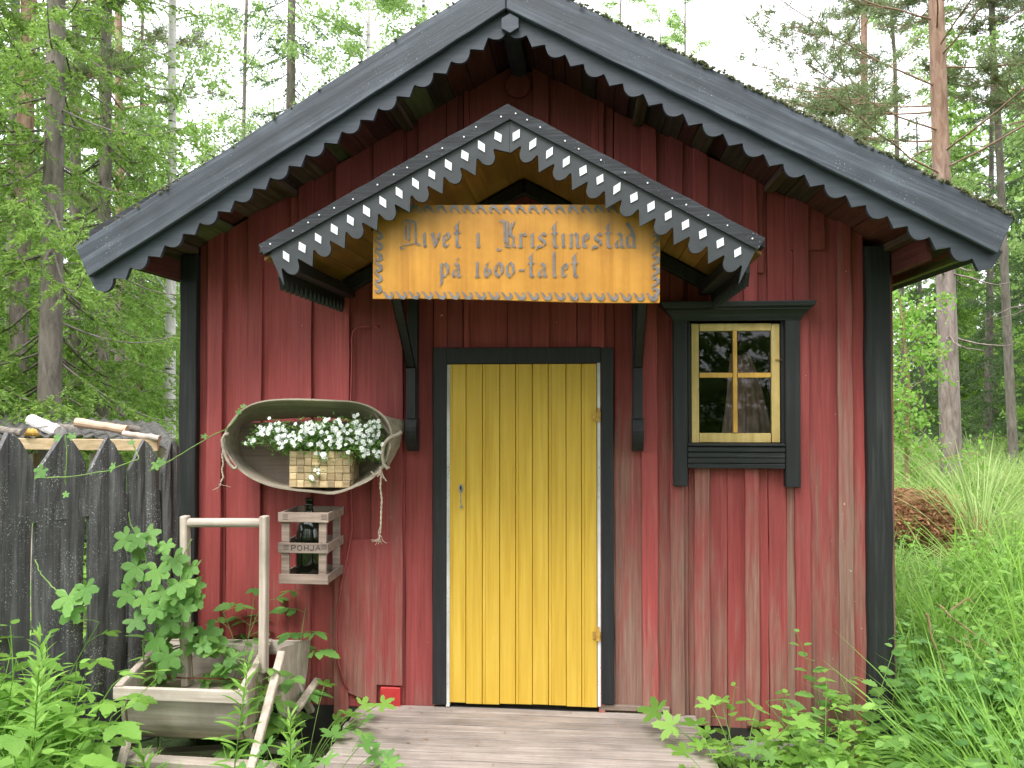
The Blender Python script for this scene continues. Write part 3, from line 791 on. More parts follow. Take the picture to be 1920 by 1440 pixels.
fr.beam((eL.x+.05, YC+.04, eL.z+.01), (eL.x+.05, -.03, eL.z+.01), .06, .05); fr.beam((eR.x-.05, YC+.04, eR.z+.01), (eR.x-.05, -.03, eR.z+.01), .06, .05)
obj_split('canopy_frame', fr, M['black'], canopy, bevel=.003)
for px in (776, 1194):
    br = MB(); w0 = P(px-9,700,-.03).x; w1 = P(px+10,700,-.03).x; xm = (w0+w1)/2; hw = .024
    br.box(xm-hw, xm+hw, -.07, -.024, P(px,785,-.07).z, P(px,560,-.07).z)
    br.box(xm-hw+.002, xm+hw-.002, -.105, -.0705, P(px,785,-.1).z, P(px,690,-.1).z)
    z_a = P(px,690,-.1).z; z_b = CZ+.70
    br.add([(xm-hw+.003,-.09,z_a),(xm+hw-.003,-.09,z_a),(xm+hw-.003,-.04,z_a-.06),(xm-hw+.003,-.04,z_a-.06),
            (xm-hw+.003,-.68,z_b),(xm+hw-.003,-.68,z_b),(xm+hw-.003,-.60,z_b),(xm-hw+.003,-.60,z_b)], [(0,1,5,4),(2,3,7,6),(0,4,7,3),(1,2,6,5),(4,5,6,7),(3,2,1,0)])
    br.beam((xm,-.76,z_b+.02),(xm,-.03,z_b+.02),.045,.05)
    # rounded foot
    zt_ = P(px,785,-.09).z; zl = P(px,846,-.07).z; n = 8; prof = []
    for i in range(n+1):
        t = i/n; prof.append((-.095+.0-.02*math.sin(t*math.pi)+ (0.045*t**3), zt_+(zl-zt_)*t))
    vs = [(xm-hw-.003, y_, z_) for y_, z_ in prof]+[(xm+hw+.003, y_, z_) for y_, z_ in prof]+[(xm-hw-.003,-.024,zt_),(xm-hw-.003,-.024,zl),(xm+hw+.003,-.024,zt_),(xm+hw+.003,-.024,zl)]
    k = n+1; fs = [(i, k+i, k+i+1, i+1)[::-1] for i in range(n)] + [tuple(range(k))+(2*k+1,2*k), tuple(range(2*k-1,k-1,-1))+(2*k+2,2*k+3), (0,2*k,2*k+2,k), (n,k+n,2*k+3,2*k+1)]
    br.add(vs, fs)
    q = P(px-1,811,-.12); br.tube([(xm,-.112,q.z),(xm,-.12,q.z)], .004, 8)
    obj('bracket', br, M['black'], canopy, bevel=.002)

# ================================================================== SIGN
YS = -.80
s00 = P(700,385,YS); s10 = P(1238,383,YS); s11 = P(1237,567,YS); s01 = P(699,560,YS)
sign = thing('sign', ((s00.x+s10.x)/2, YS, s01.z), 'honey coloured wooden board with grey blackletter lettering hung under the door canopy', 'sign')
mb = MB(); n = 24; vs = []
def sag(t): return -.006*math.sin(t*math.pi*1.0)*(1 if t<.5 else .3) - .004*math.sin(t*7)
for i in range(n+1):
    t = i/n; a = lerp(s00,s10,t); b = lerp(s01,s11,t); dz = .004*math.sin(t*6)
    vs += [(b.x,YS,b.z+dz),(b.x,YS+.022,b.z+dz),(a.x,YS+.022,a.z),(a.x,YS,a.z)]
fs = [(0,1,2,3)] + [q for i in range(n) for q in ((i*4,i*4+4,i*4+5,i*4+1),(i*4+1,i*4+5,i*4+6,i*4+2),(i*4+2,i*4+6,i*4+7,i*4+3),(i*4+3,i*4+7,i*4+4,i*4))] + [(n*4+3,n*4+2,n*4+1,n*4)]
mb.add(vs, fs); obj('board', mb, M['signwood'], sign)
def SP(zx, zy):      # coordinates measured on the sign
    return P(680+zx/3.31, 360+zy/3.31, YS-.003)
def pen(mb, pts, w, ang=None, y=YS-.003, depth=.002):
    """pen stroke through sign points; w: one width or a width per point (in sign units); ang: fixed nib angle"""
    n = len(pts); ws = w if isinstance(w,(list,tuple)) else [w]*n; L = []
    for i, (x_, y_) in enumerate(pts):
        if ang is None:
            a = pts[max(i-1,0)]; b = pts[min(i+1,n-1)]; dx, dy = b[0]-a[0], b[1]-a[1]; l = math.hypot(dx,dy) or 1
            nx, ny = -dy/l, dx/l
        else: nx, ny = math.cos(ang), math.sin(ang)
        L.append(((x_-nx*ws[i]/2, y_-ny*ws[i]/2), (x_+nx*ws[i]/2, y_+ny*ws[i]/2)))
    for i in range(n-1):
        q = [SP(*L[i][0]), SP(*L[i+1][0]), SP(*L[i+1][1]), SP(*L[i][1])]
        pen.k = (getattr(pen, 'k', 0)+1) % 14
        vs = [(p.x, y-.00012*pen.k, p.z) for p in q]
        mb.add(vs, [(0,1,2,3)])
NIB = R(-35)
G = {   # strokes in a box of width 1, x-height 1 (y up), ascender ~1.75
 'i': [[(.2,.84),(.5,.98),(.5,.1),(.8,.02)]],
 '1': [[(.1,.95),(.5,1.12),(.5,.05)],[(.2,.03),(.85,.03)]],
 'v': [[(.05,.9),(.3,.98),(.5,.3),(.55,.02)],[(.95,.98),(.85,.55),(.55,.04)]],
 'e': [[(.75,.2),(.55,.02),(.2,.15),(.2,.8),(.55,1.0),(.85,.8),(.75,.58),(.25,.5)]],
 't': [[(.95,1.85),(.5,1.6),(.5,.12),(.9,.0)],[(.1,1.02),(.95,1.02)],[(.5,1.6),(.2,1.35)]],
 'r': [[(.1,.86),(.35,.98),(.35,.05)],[(.1,.03),(.6,.03)],[(.35,.8),(.7,1.0),(.95,.8)]],
 's': [[(.9,.85),(.55,1.02),(.2,.8),(.35,.6),(.75,.42),(.8,.2),(.5,.02),(.05,.1)],[(.05,.1),(-.05,-.12)]],
 'n': [[(.0,.88),(.22,.98),(.22,.05)],[(.22,.85),(.6,1.02),(.78,.85),(.78,.1),(1.0,.0)],[(.08,.03),(.36,.03)]],
 'a': [[(.15,.85),(.45,1.02),(.75,.85),(.75,.12),(.98,.02)],[(.75,.6),(.3,.5),(.15,.25),(.35,.02),(.75,.18)]],
 'd': [[(.1,1.75),(.55,1.3),(.85,.8),(.85,.12),(.98,.0)],[(.85,.75),(.45,.98),(.15,.75),(.15,.25),(.45,.02),(.85,.2)]],
 'p': [[(.05,.9),(.28,1.0),(.28,-.5),(.1,-.68)],[(.28,.82),(.6,1.02),(.88,.78),(.88,.25),(.6,.02),(.28,.18)],[(.0,.35),(.28,.45)]],
 'l': [[(.2,1.75),(.5,1.85),(.5,.1),(.85,.02)],[(.25,1.45),(.5,1.55)]],
 '6': [[(.85,1.22),(.4,1.0),(.15,.45),(.25,.1),(.55,.02),(.85,.25),(.75,.5),(.5,.58),(.2,.42)]],
 '0': [[(.5,1.08),(.18,.85),(.13,.3),(.5,.0),(.87,.3),(.84,.85),(.5,1.08)]],
 '-': [[(.05,.5),(.95,.5)]],
 'L': [[(.10,1.55),(.22,1.85),(.42,1.88),(.50,1.62),(.46,.42),(.2,.12)],[(.30,1.5),(.30,.55)],[(.52,1.86),(.78,1.74),(1.05,1.92)],[(.80,1.72),(.82,.30)],
       [(.2,.12),(.02,.02),(.08,-.16),(.26,-.06)],[(.2,.12),(.55,.20),(.82,.28),(1.02,.12)],[(.32,1.0),(.10,.82)]],
 'K': [[(.12,1.8),(.3,1.9),(.42,1.7),(.25,1.5)],[(.42,1.9),(.45,.3),(.2,.05)],[(.58,1.85),(.60,.15)],[(.62,1.05),(.85,1.45),(.95,1.85)],[(.62,1.0),(.92,.7),(.85,.2),(1.0,.02)],
       [(.2,.05),(.05,-.1),(.2,-.25),(.35,-.05)],[(.45,.12),(.75,.02)],[(.78,1.7),(.75,.9)],[(.3,1.2),(.1,1.0)]],
}
let = MB()
def glyph(g, x0, x1, base, xh, nib=None):
    for st in G[g]:
        pts = []
        for i in range(len(st)-1):
            for k in range(3):
                t = k/3; pts.append((st[i][0]+(st[i+1][0]-st[i][0])*t, st[i][1]+(st[i+1][1]-st[i][1])*t))
        pts.append(st[-1])
        pts = [(x0+(x1-x0)*a, base-xh*b) for a, b in pts]
        pen(let, pts, nib or 19, NIB)
for g, x0, x1 in (('L',232,352),('i',365,402),('v',415,478),('e',494,545),('t',562,608),('i',695,735),('K',828,948),('r',962,1015),('i',1034,1070),('s',1085,1142),
                  ('t',1168,1212),('i',1226,1262),('n',1280,1345),('e',1360,1408),('s',1430,1488),('t',1500,1545),('a',1562,1620),('d',1632,1692)):
    glyph(g, x0, x1, 340 + (x0-232)*.004, 88, 15 if g in 'LK' else 20)
for g, x0, x1 in (('p',472,536),('a',550,608),('1',690,732),('6',752,800),('0',818,872),('0',888,942),('-',968,1008),('t',1022,1066),('a',1084,1142),('l',1168,1206),('e',1232,1276),('t',1292,1338)):
    glyph(g, x0, x1, 527, 84)
pen(let, [(578,415),(588,408),(598,415),(588,424),(578,415)], 6, NIB)
obj('lettering', let, M['lettering'], sign)
cur = MB()
def curl(cx, cy, s, rot, flip=1):
    base = [(-.62,.34),(-.42,.30),(-.25,.05),(-.02,-.28),(.28,-.34),(.5,-.08),(.42,.2),(.22,.26)]
    wd = [4,7,13,21,23,19,12,4]
    ca, sa = math.cos(rot), math.sin(rot)
    pen(cur, [(cx+s*(a*flip*ca-b*sa), cy+s*(a*flip*sa+b*ca)) for a, b in base], [x_*s/62 for x_ in wd])
for i in range(17): curl(250+i*81.5, 108+i*.2, 60, 0, -1)
for i in range(21): curl(155+i*82, 636+i*.6, 60, math.pi, -1)
for i in range(6): curl(98-i*1.5+2, 262+i*66, 58, math.pi/2, 1)
for i in range(7): curl(1815, 232+i*66, 58, math.pi/2, -1)
obj('ornament', cur, M['lettering'], sign)
for px in (776,1194):
    mb = MB(); a = P(px,384,YS+.01); mb.tube([(a.x,YS+.012,a.z-.01),(a.x,YS+.012,a.z+.09)], .003, 6); obj('hanger', mb, M['zinc'], sign)

# ================================================================== CABLE ON THE WALL
mb = MB(); pts = [P(710,613,-.015), P(690,612,-.022), P(672,614,-.025), P(662,622,-.025), P(660,640,-.025)] + [P(659+math.sin(i)*1.2,640+i*25,-.028) for i in range(1,15)] + \
   [P(657,1010,-.033),P(650,1050,-.035),P(640,1095,-.034),P(633,1140,-.034),P(630,1190,-.034),P(634,1240,-.034),P(645,1280,-.03),P(655,1296,-.02)]
mb.tube(pts, .0055, 8)
a = P(707,613,-.02); mb.tube([a+Vector((-.012,0,0)), a+Vector((.014,0,.0))], .012, 10)
o = obj('cable', mb, M['red'], smooth=True); tag(o, 'red painted cable running down the left wall past the crate', 'cable')

# ================================================================== HANGING BENTWOOD TRAY
def Z5(zx, zy, y): return P(380+zx/3.6, 720+zy/3.6, y)
tray = thing('bentwood_tray', P(588,915,-.1), 'oval grey bentwood trough hung sideways on the red wall holding a flower basket', 'trough')
front = [(150,400),(158,330),(195,262),(262,185),(340,140),(450,115),(600,108),(760,112),(900,117),(1010,124),(1110,150),(1190,195),(1240,250),(1268,320),(1262,400),(1240,490),(1205,570),(1130,640),(1010,695),(880,735),(740,722),(600,708),(470,685),(350,640),(260,580),(200,510),(165,450)]
back = [(250,400),(250,340),(265,290),(310,262),(380,250),(480,240),(620,232),(760,225),(900,232),(1010,240),(1100,255),(1160,285),(1190,330),(1200,380),(1200,430),(1190,490),(1160,540),(1100,590),(1000,640),(880,672),(740,672),(600,665),(500,645),(410,605),(340,560),(290,510),(262,460)]
def smooth_loop(pts, m=3):
    n = len(pts); out = []
    for i in range(n):
        p0, p1, p2, p3 = (Vector(pts[(i+k)%n]) for k in (-1,0,1,2))
        for k in range(m):
            t = k/m
            out.append(.5*((2*p1)+(p2-p0)*t+(2*p0-5*p1+4*p2-p3)*t*t+(3*p1-p0-3*p2+p3)*t**3))
    return out
Fr = [Z5(a,b,-.27) for a,b in smooth_loop(front)]; Bk = [Z5(a,b,-.05) for a,b in smooth_loop(back)]
n = len(Fr); cen = Z5(700,420,-.27); vs = []
for i in range(n):
    o_ = Vector((Fr[i].x-cen.x,0,Fr[i].z-cen.z)).normalized()*.008
    vs += [Fr[i], Fr[i]+o_, Bk[i]+o_, Bk[i], (Fr[i]+Bk[i])/2 + o_*.4, (Fr[i]+Bk[i])/2+o_*1.6]
fs = []
for i in range(n):
    a, b = i*6, ((i+1)%n)*6
    fs += [(a,b,b+1,a+1)[::-1],(a+1,b+1,b+5,a+5)[::-1],(a+5,b+5,b+2,a+2)[::-1],(a+3,b+3,b+4,a+4)[::-1],(a+4,b+4,b,a)[::-1]]
mb = MB().add(vs, fs); obj('side_band', mb, M['bentwood'], tray, smooth=False)
mb = MB(); pts = [(225,262),(1190,246),(1225,330),(1210,430),(1190,500),(1120,590),(1000,650),(880,690),(740,686),(600,676),(480,655),(380,610),(300,540),(250,450),(225,350)]
mb.prism([(Z5(a,b,-.055).x, Z5(a,b,-.055).z) for a,b in pts], -.062, -.045); obj('back_board', mb, wood('tray_board', (.16,.115,.095), (.26,.195,.165), (.34,.27,.235), 'x', gs=35), tray)
# right ear: folded end with a loop handle
ear = MB(); E0 = [Z5(1150,190,-.26), Z5(1300,235,-.13), Z5(1358,242,-.07), Z5(1362,310,-.07), Z5(1340,340,-.12), Z5(1300,350,-.2), Z5(1262,350,-.268)]
ear.add(E0 + [p+Vector((0,.008,0)) for p in E0], [(6,5,4,3,2,1,0),(7,8,9,10,11,12,13),(0,1,8,7),(1,2,9,8),(2,3,10,9),(3,4,11,10),(4,5,12,11),(5,6,13,12)])
E1 = [Z5(1345,335,-.10), Z5(1355,300,-.08), Z5(1330,420,-.08), Z5(1290,500,-.09), Z5(1245,575,-.12), Z5(1222,560,-.2), Z5(1232,500,-.25), Z5(1255,420,-.26), Z5(1275,380,-.24)]
ear.add(E1, [(8,0,1),(8,1,2),(8,2,7),(7,2,3),(7,3,6),(6,3,4),(6,4,5)])
obj('end_flap', ear, M['bentwood'], tray)
mb = MB(); mb.tube([Z5(a,b,-.285) for a,b in ((1345,322),(1310,345),(1265,360),(1235,390),(1218,430),(1212,490),(1222,540),(1245,572),(1262,560))], [.009,.009,.009,.008,.008,.008,.008,.008,.006], 8)
obj('handle', mb, M['bentwood'], tray, smooth=True)
mb = MB(); mb.tube([Z5(a,b,-.285) for a,b in ((175,335),(148,345),(133,375),(138,430),(155,490),(180,540),(212,572),(232,560))], [.008]*8, 8)
obj('handle', mb, M['bentwood'], tray, smooth=True)
rr = random.Random(4)
def cord(pts, y, frays, seed):
    r2 = random.Random(seed); mb = MB(); P_ = [Z5(a,b,y) for a,b in pts]
    m_ = []
    for i in range(len(P_)-1):
        for k in range(6):
            t = k/6; m_.append(P_[i].lerp(P_[i+1], t))
    for s in (0, math.pi):
        mb.tube([p+Vector((.0028*math.cos(i*1.3+s), .0028*math.sin(i*1.3+s), 0)) for i, p in enumerate(m_)], .0026, 5)
    e = P_[-1]
    for _ in range(frays):
        q = [e]; d = Vector((r2.uniform(-.5,.5), r2.uniform(-.3,.3), -1))
        for k in range(6): d += Vector((r2.uniform(-.8,.8), r2.uniform(-.3,.3), r2.uniform(-.3,.5))); q.append(q[-1]+d.normalized()*.009)
        mb.tube(q, .0012, 4)
    return mb
c1 = cord([(1200,560),(1205,620),(1200,700),(1210,780),(1205,860),(1203,950),(1198,1020)], -.27, 9, 2)
c1.tube([Z5(a,b,-.28) for a,b in ((1135,590),(1160,612),(1195,600),(1215,615),(1240,655))], .003, 5); c1.tube([Z5(a,b,-.29) for a,b in ((1180,625),(1210,590),(1225,640),(1195,610))], .003, 5)
c1.tube([Z5(a,b,-.27) for a,b in ((1203,950),(1185,1000),(1195,1050),(1185,1080))], .002, 5)
obj('cord', c1, M['rope'], tray)
obj('cord', cord([(140,430),(132,480),(140,540),(130,580),(140,630),(118,670)], -.27, 5, 5), M['rope'], tray)
mb = MB()
for a0, a1 in ((615,650),(760,775),(930,940),(345,352)):
    mb.tube([Z5(a0,262,-.07), Z5(a0+2,215,-.075), Z5(a1,208,-.08), Z5(a1+4,250,-.085)], .0018, 5)
obj('string', mb, M['rope'], tray)
# basket of birch bark
bk = thing('flower_basket', Z5(795,695,-.17), 'small woven birch bark basket standing in the oval wooden trough', 'basket')
mb = MB(); bx0, bx1 = Z5(588,600,-.24).x, Z5(1000,600,-.24).x; bz0, bz1 = Z5(800,700,-.24).z, Z5(800,452,-.24).z
NW, NH = 8, 5; sw_ = (bx1-bx0)/NW; sh = (bz1-bz0)/NH; yb0, yb1 = -.245, -.10
mb.box(bx0+.006, bx1-.006, yb0+.006, yb1, bz0, bz1-.01)
for i in range(NW):
    for j in range(NH):
        xa, xb = bx0+i*sw_, bx0+(i+1)*sw_; za, zb = bz0+j*sh, bz0+(j+1)*sh
        if (i+j) % 2: xx0, xx1, zz0, zz1 = xa+.0015, xb-.0015, za-.006, zb+.006
        else: xx0, xx1, zz0, zz1 = xa-.006, xb+.006, za+.0015, zb-.0015
        xx0 = max(xx0,bx0-.001); xx1 = min(xx1,bx1+.001); zz0 = max(zz0,bz0); zz1 = min(zz1,bz1)
        jy = random.uniform(-.0015,.0015); xm = (xa+xb)/2; zm = (za+zb)/2; yo = yb0-.003+jy
        # pillowed strip
        vs = [(xx0,yo+.006,zz0),(xx1,yo+.006,zz0),(xx1,yo+.006,zz1),(xx0,yo+.006,zz1),(xa+.004,yo-.001,za+.004),(xb-.004,yo-.001,za+.004),(xb-.004,yo-.001,zb-.004),(xa+.004,yo-.001,zb-.004)]
        mb.add(vs, [(0,1,5,4),(1,2,6,5),(2,3,7,6),(3,0,4,7),(4,5,6,7)])
for s_, x_ in ((-1,bx0),(1,bx1)):
    for j in range(NH):
        for i in range(4):
            y_ = yb0+.008+i*.034; mb.box(min(x_,x_+s_*.003*((i+j)%2)), max(x_,x_+s_*.003*((i+j)%2))+.0005, y_, y_+.032, bz0+j*sh+.001, bz0+(j+1)*sh-.001)
obj('weave', mb, M['straw'], bk)

# ================================================================== LEAF TEMPLATES  (leaf along +Y, normal +Z)
def t_ovate(w=.32, serr=.06, n=9, fold=.12, curl=.12):
    L = []; 
    pts = []
    for i in range(n+1):
        t = i/n; wd = w*math.sin(math.pi*min(1,t**.8))**.75*(1-.25*t)
        if 0 < i < n: wd *= (1+serr*(1 if i%2 else -1)*2)
        pts.append((t, wd))
    V = [(0, t, -curl*t*t) for t, _ in pts]; V += [(wd, t, fold*wd-curl*t*t) for t, wd in pts]; V += [(-wd, t, fold*wd-curl*t*t) for t, wd in pts]
    k = n+1; Fc = []
    for i in range(n):
        if i > 0: Fc.append((i, k+i, k+i+1)) 
        else: Fc.append((0, k+1, 1))
        if i > 0: Fc.append((i, k+i+1, i+1))
        if i > 0: Fc.append((i, 2*k+i+1, 2*k+i))
        else: Fc.append((0, 1, 2*k+1))
        if i > 0: Fc.append((i, i+1, 2*k+i+1))
    return np.array(V), np.array(Fc)
def t_lance(w=.09, n=5, curl=.25):
    V = []; 
    for i in range(n+1):
        t = i/n; wd = w*math.sin(math.pi*(.06+.94*t))**.8 if i < n else 0
        V += [(-wd, t, -curl*t*t+.4*wd), (0, t, -curl*t*t), (wd, t, -curl*t*t+.4*wd)]
    Fc = []
    for i in range(n):
        o = i*3
        for a in (0,1): Fc += [(o+a, o+a+1, o+a+4), (o+a, o+a+4, o+a+3)]
    return np.array(V), np.array(Fc)
def t_palm(lobes=5, deep=.45, span=150, sub=7, serr=.07, curl=.12):
    """lobed leaf: petiole at the origin, lobes radiating towards +Y"""
    V = [(0,.05,0.0)]; Fc = []; k = lobes*sub
    for i in range(k+1):
        a = R(-span + 2*span*i/k); ph = (i/sub) % 1.0; lob = int(min(i//sub, lobes-1)); c = abs((lob+.5)/lobes-.5)*2
        r = (1-deep) + deep*(1-abs(2*ph-1)**1.25)
        if i % 2: r *= 1+serr
        r *= (1-.45*c**1.5)
        V.append((r*math.sin(a)*.72, .05+r*math.cos(a)*.72 , -curl*r*r + .12*math.sin(math.pi*ph)))
    for i in range(k): Fc.append((0, i+2, i+1))
    return np.array(V), np.array(Fc)
def t_quad(w=.5): return np.array([(-w*.5,.0,0),(w*.5,.35,.05),(0,1,0),(-w*.5,.5,.05)]), np.array([(0,1,2),(0,2,3)])
def inst(T, pos, dirs, nrm, size, wscale=None):
    """copies of template T; dirs = leaf axis, nrm = rough normal"""
    V, Fc = T; pos = np.asarray(pos,float); d = np.asarray(dirs,float); d = d/np.linalg.norm(d,axis=1)[:,None]
    x = np.cross(d, nrm); x /= (np.linalg.norm(x,axis=1)[:,None]+1e-9); z = np.cross(x, d)
    s = np.asarray(size,float).reshape(-1,1,1)
    W = V[None,:,0:1]*x[:,None,:]*(1 if wscale is None else np.asarray(wscale).reshape(-1,1,1)) + V[None,:,1:2]*d[:,None,:] + V[None,:,2:3]*z[:,None,:]
    W = W*s + pos[:,None,:]
    N = len(pos); k = len(V)
    return W.reshape(-1,3), (Fc[None]+(np.arange(N)*k)[:,None,None]).reshape(-1,Fc.shape[1])
def cat(parts):
    Vs, Fs, o = [], [], 0
    for V, Fc in parts: Vs.append(V); Fs.append(Fc+o); o += len(V)
    return np.concatenate(Vs), np.concatenate(Fs)
def tubes_np(paths, n=5):
    """paths: list of (pts (m,3), radii (m,)) -> triangles"""
    out = []
    for pts, rad in paths:
        pts = np.asarray(pts,float); m = len(pts); rad = np.asarray(rad,float)
        d = np.gradient(pts, axis=0); d /= (np.linalg.norm(d,axis=1)[:,None]+1e-9)
        ref = np.array([0.3,1,.1]) if abs(d[0,1]) < .8 else np.array([1,.1,.2])
        a = np.cross(d, ref); a /= np.linalg.norm(a,axis=1)[:,None]; b = np.cross(d, a)
        th = np.arange(n)*2*np.pi/n
        V = pts[:,None,:] + rad[:,None,None]*(a[:,None,:]*np.cos(th)[None,:,None] + b[:,None,:]*np.sin(th)[None,:,None])
        i = (np.arange(m-1)[:,None]*n + np.arange(n)[None,:]).ravel(); j = (np.arange(m-1)[:,None]*n + (np.arange(n)[None,:]+1)%n).ravel()
        Fc = np.concatenate([np.stack([i,j,j+n],1), np.stack([i,j+n,i+n],1)])
        out.append((V.reshape(-1,3), Fc))
    return cat(out)
OV = t_ovate(); OVW = t_ovate(.42,.08); LA = t_lance(); GR = t_lance(.011,4,.5); PALM = t_palm(); HOP = t_palm(5,.46,150,8,.09,.16); GER = t_palm(5,.62,150,9,.16,.1)

# flowers in the basket
fl = thing('flowering_plant', Z5(800,470,-.17), 'mound of small white flowers spilling out of the bark basket', 'flowers')
rg = np.random.default_rng(11)
reg = [(330,380,40,25),(400,330,50,40),(480,300,60,50),(560,350,70,60),(600,390,60,40),(700,330,70,60),(760,300,60,50),(760,410,70,30),(860,350,70,60),(920,300,40,60),(940,400,60,40),(1030,280,50,50),(1050,350,60,60),(1120,400,60,50),(1160,320,50,70),(1180,280,25,40),(1180,480,30,30),(1080,460,50,30),(980,465,30,25),(800,480,35,30),(830,500,30,25),(775,590,28,26),(735,640,14,14),(500,400,60,30),(820,250,30,25),(915,245,20,15),(1150,270,20,20)]
fp = []; lp = []
for (a,b,ra,rb) in reg:
    k = max(3, int(ra*rb/165))
    for _ in range(k): fp.append(Z5(a+rg.normal()*ra*.55, b+rg.normal()*rb*.5, -.30+rg.random()*.09 - .02))
    for _ in range(k*14): lp.append(Z5(a+rg.normal()*ra*.75, b+12+rg.normal()*rb*.7, -.28+rg.random()*.13))
for _ in range(300): lp.append(Z5(rg.uniform(560,1180), rg.uniform(400,480), -.27+rg.random()*.12))
fp = np.array([tuple(p) for p in fp]); lp = np.array([tuple(p) for p in lp])
pet = []; eyes = []
for p in fp:
    nrm = np.array([rg.normal()*.35, -1, rg.normal()*.35+.35]); nrm /= np.linalg.norm(nrm)
    u = np.cross(nrm, [0,0,1.]); u /= np.linalg.norm(u); v = np.cross(nrm,u); a0 = rg.random()*6; r = .0100*rg.uniform(.8,1.15)
    V = []; Fc = []
    for k in range(5):
        a = a0+k*2*math.pi/5; d = u*math.cos(a)+v*math.sin(a); s = -u*math.sin(a)+v*math.cos(a)
        o_ = len(V); V += [p+d*r*.1, p+d*r*.6+s*r*.45+nrm*.001, p+d*r*1.05+s*r*.22, p+d*r*1.05-s*r*.22, p+d*r*.6-s*r*.45+nrm*.001]
        Fc += [(o_,o_+1,o_+2),(o_,o_+2,o_+3),(o_,o_+3,o_+4)]
    pet.append((np.array(V), np.array(Fc)))
    V = [p+nrm*.0015+ (u*math.cos(k*1.047)+v*math.sin(k*1.047))*r*.2 for k in range(6)]; eyes.append((np.array(V), np.array([(0,i,i+1) for i in range(1,5)])))
d = rg.normal(size=(len(lp),3)); d[:,1] -= .8
obj('foliage', inst(OV, lp, d, rg.normal(size=(len(lp),3)), rg.uniform(.009,.019,len(lp))), M['L_mid'], fl)
st = []
for i in rg.integers(0,len(fp),90):
    b = np.array(Z5(rg.uniform(620,980), 470, -.18)); e = fp[i]; m_ = (b+e)/2+np.array([0,-.02,.03]); t = np.linspace(0,1,6)[:,None]
    st.append(((1-t)**2*b+2*t*(1-t)*m_+t*t*e, np.full(6,.0012)))
obj('stems', tubes_np(st,4), M['stem'], fl)
o = obj('blossoms', cat(pet), M['petal'], fl); o['kind'] = 'stuff'
obj('flower_eyes', cat(eyes), M['pollen'], fl)['kind'] = 'stuff'

# ================================================================== CRATE AND BOTTLE
cr = thing('bottle_crate', Z5(720,1350,-.14), 'small weathered slatted crate hung on the wall below the trough', 'crate')
CF, CB = -.27, -.035
xa, xb = Z5(512,1100,CF).x, Z5(852,1100,CF).x
def zz(zy): return Z5(680,zy,CF).z
mb = MB(); rr = random.Random(7)
for (t0, t1, dx) in ((866,932,0),(1072,1140,0),(1283,1348,.006)):
    z1, z0 = zz(t0), zz(t1); 
    mb.box(xa+dx, xb, CF-.010, CF, z0, z1)                       # front
    mb.box(xb-.011, xb-.001, CF+.0005, CB, z0+.003, z1-.001)    # right
    mb.box(xa+dx+.001, xa+dx+.011, CF+.0005, CB, z0+.002, z1-.002)      # left
    mb.box(xa+dx+.012, xb-.012, CB-.010, CB, z0, z1-.001)            # back
zl, zh = zz(1345), zz(868)
for (p0, p1) in ((xa+.013,xa+.052),(xb-.050,xb-.013)):
    mb.box(p0, p1, CF+.001, CF+.016, zl, zh); mb.box(p0, p1, CB-.027, CB-.012, zl, zh)
    
mb.box(xa+.03, xb-.03, CF+.002, CB-.012, zz(1345), zz(1330))
obj('slats', mb, M['crate'], cr, bevel=.0015)
# stamped letters on the middle slat
st = MB()
def stroke(pts, w):
    for i in range(len(pts)-1):
        a = Vector(pts[i]); b = Vector(pts[i+1]); d = (b-a).normalized(); nn = Vector((-d.y,d.x))*w/2
        q = [Z5(*(a-nn-d*w*.2),CF-.0108), Z5(*(b-nn+d*w*.2),CF-.0108), Z5(*(b+nn+d*w*.2),CF-.0108), Z5(*(a+nn-d*w*.2),CF-.0108)]
        st.add([(p.x, CF-.0108, p.z) for p in q], [(0,1,2,3)])
t_, b_ = 1090, 1124
stroke([(600,b_),(600,t_),(622,t_),(628,1100),(620,1108),(600,1108)], 6)
stroke([(655+15*math.cos(k*math.pi/6), 1107+17*math.sin(k*math.pi/6)) for k in range(13)], 6)
stroke([(686,t_),(686,b_)],6); stroke([(712,t_),(712,b_)],6); stroke([(686,1107),(712,1107)],6)
stroke([(748,t_),(748,1116),(740,b_),(728,b_-2),(724,1114)],6)
stroke([(762,b_),(778,t_),(794,b_)],5); stroke([(768,1112),(788,1112)],5)
for y_ in (1088,1100,1114): stroke([(545,y_),(580,y_)],5); stroke([(802,y_),(838,y_)],5)
for y_ in (884,897,912): stroke([(540,y_),(575,y_)],4); stroke([(800,y_),(836,y_)],4)
obj('stamped_lettering', st, M['ink'], cr)
bt = thing('bottle', Z5(700,1330,-.15), 'dark glass bottle standing inside the small slatted crate', 'bottle')
c = Z5(718,1330,-.15); zb_ = zz(1330)+.002; H = Z5(722,768,-.15).z - zb_
prof = [(.0,0),(.060,0),(.064,.01),(.064,H*.50),(.061,H*.56),(.052,H*.64),(.038,H*.71),(.026,H*.77),(.020,H*.83),(.018,H*.90),(.021,H*.905),(.021,H*.925),(.018,H*.93),(.018,H*.965)]
obj('body', MB().lathe([(max(a,.0005),b) for a,b in prof], (c.x,-.15,zb_), 32), M['bottle'], bt, smooth=True)
obj('cap', MB().lathe([(.021,H*.966),(.021,H*.99),(.017,H)], (c.x,-.15,zb_), 20), M['bottle'], bt)

# ================================================================== WOODEN HOPPER
hp = thing('wooden_hopper', (P(340,1390,-.35).x, -.35, -.2), 'pale weathered wooden hopper with curved belly and tall handle beside the wall', 'hopper')
yF, yM, yK = -.66, -.34, -.06
FL, FR = P(222,1294,yF), P(462,1290,yF); BL, BR = P(306,1206,yK), P(508,1198,yK)
zr = (FL.z+FR.z)/2; zk = (BL.z+BR.z)/2
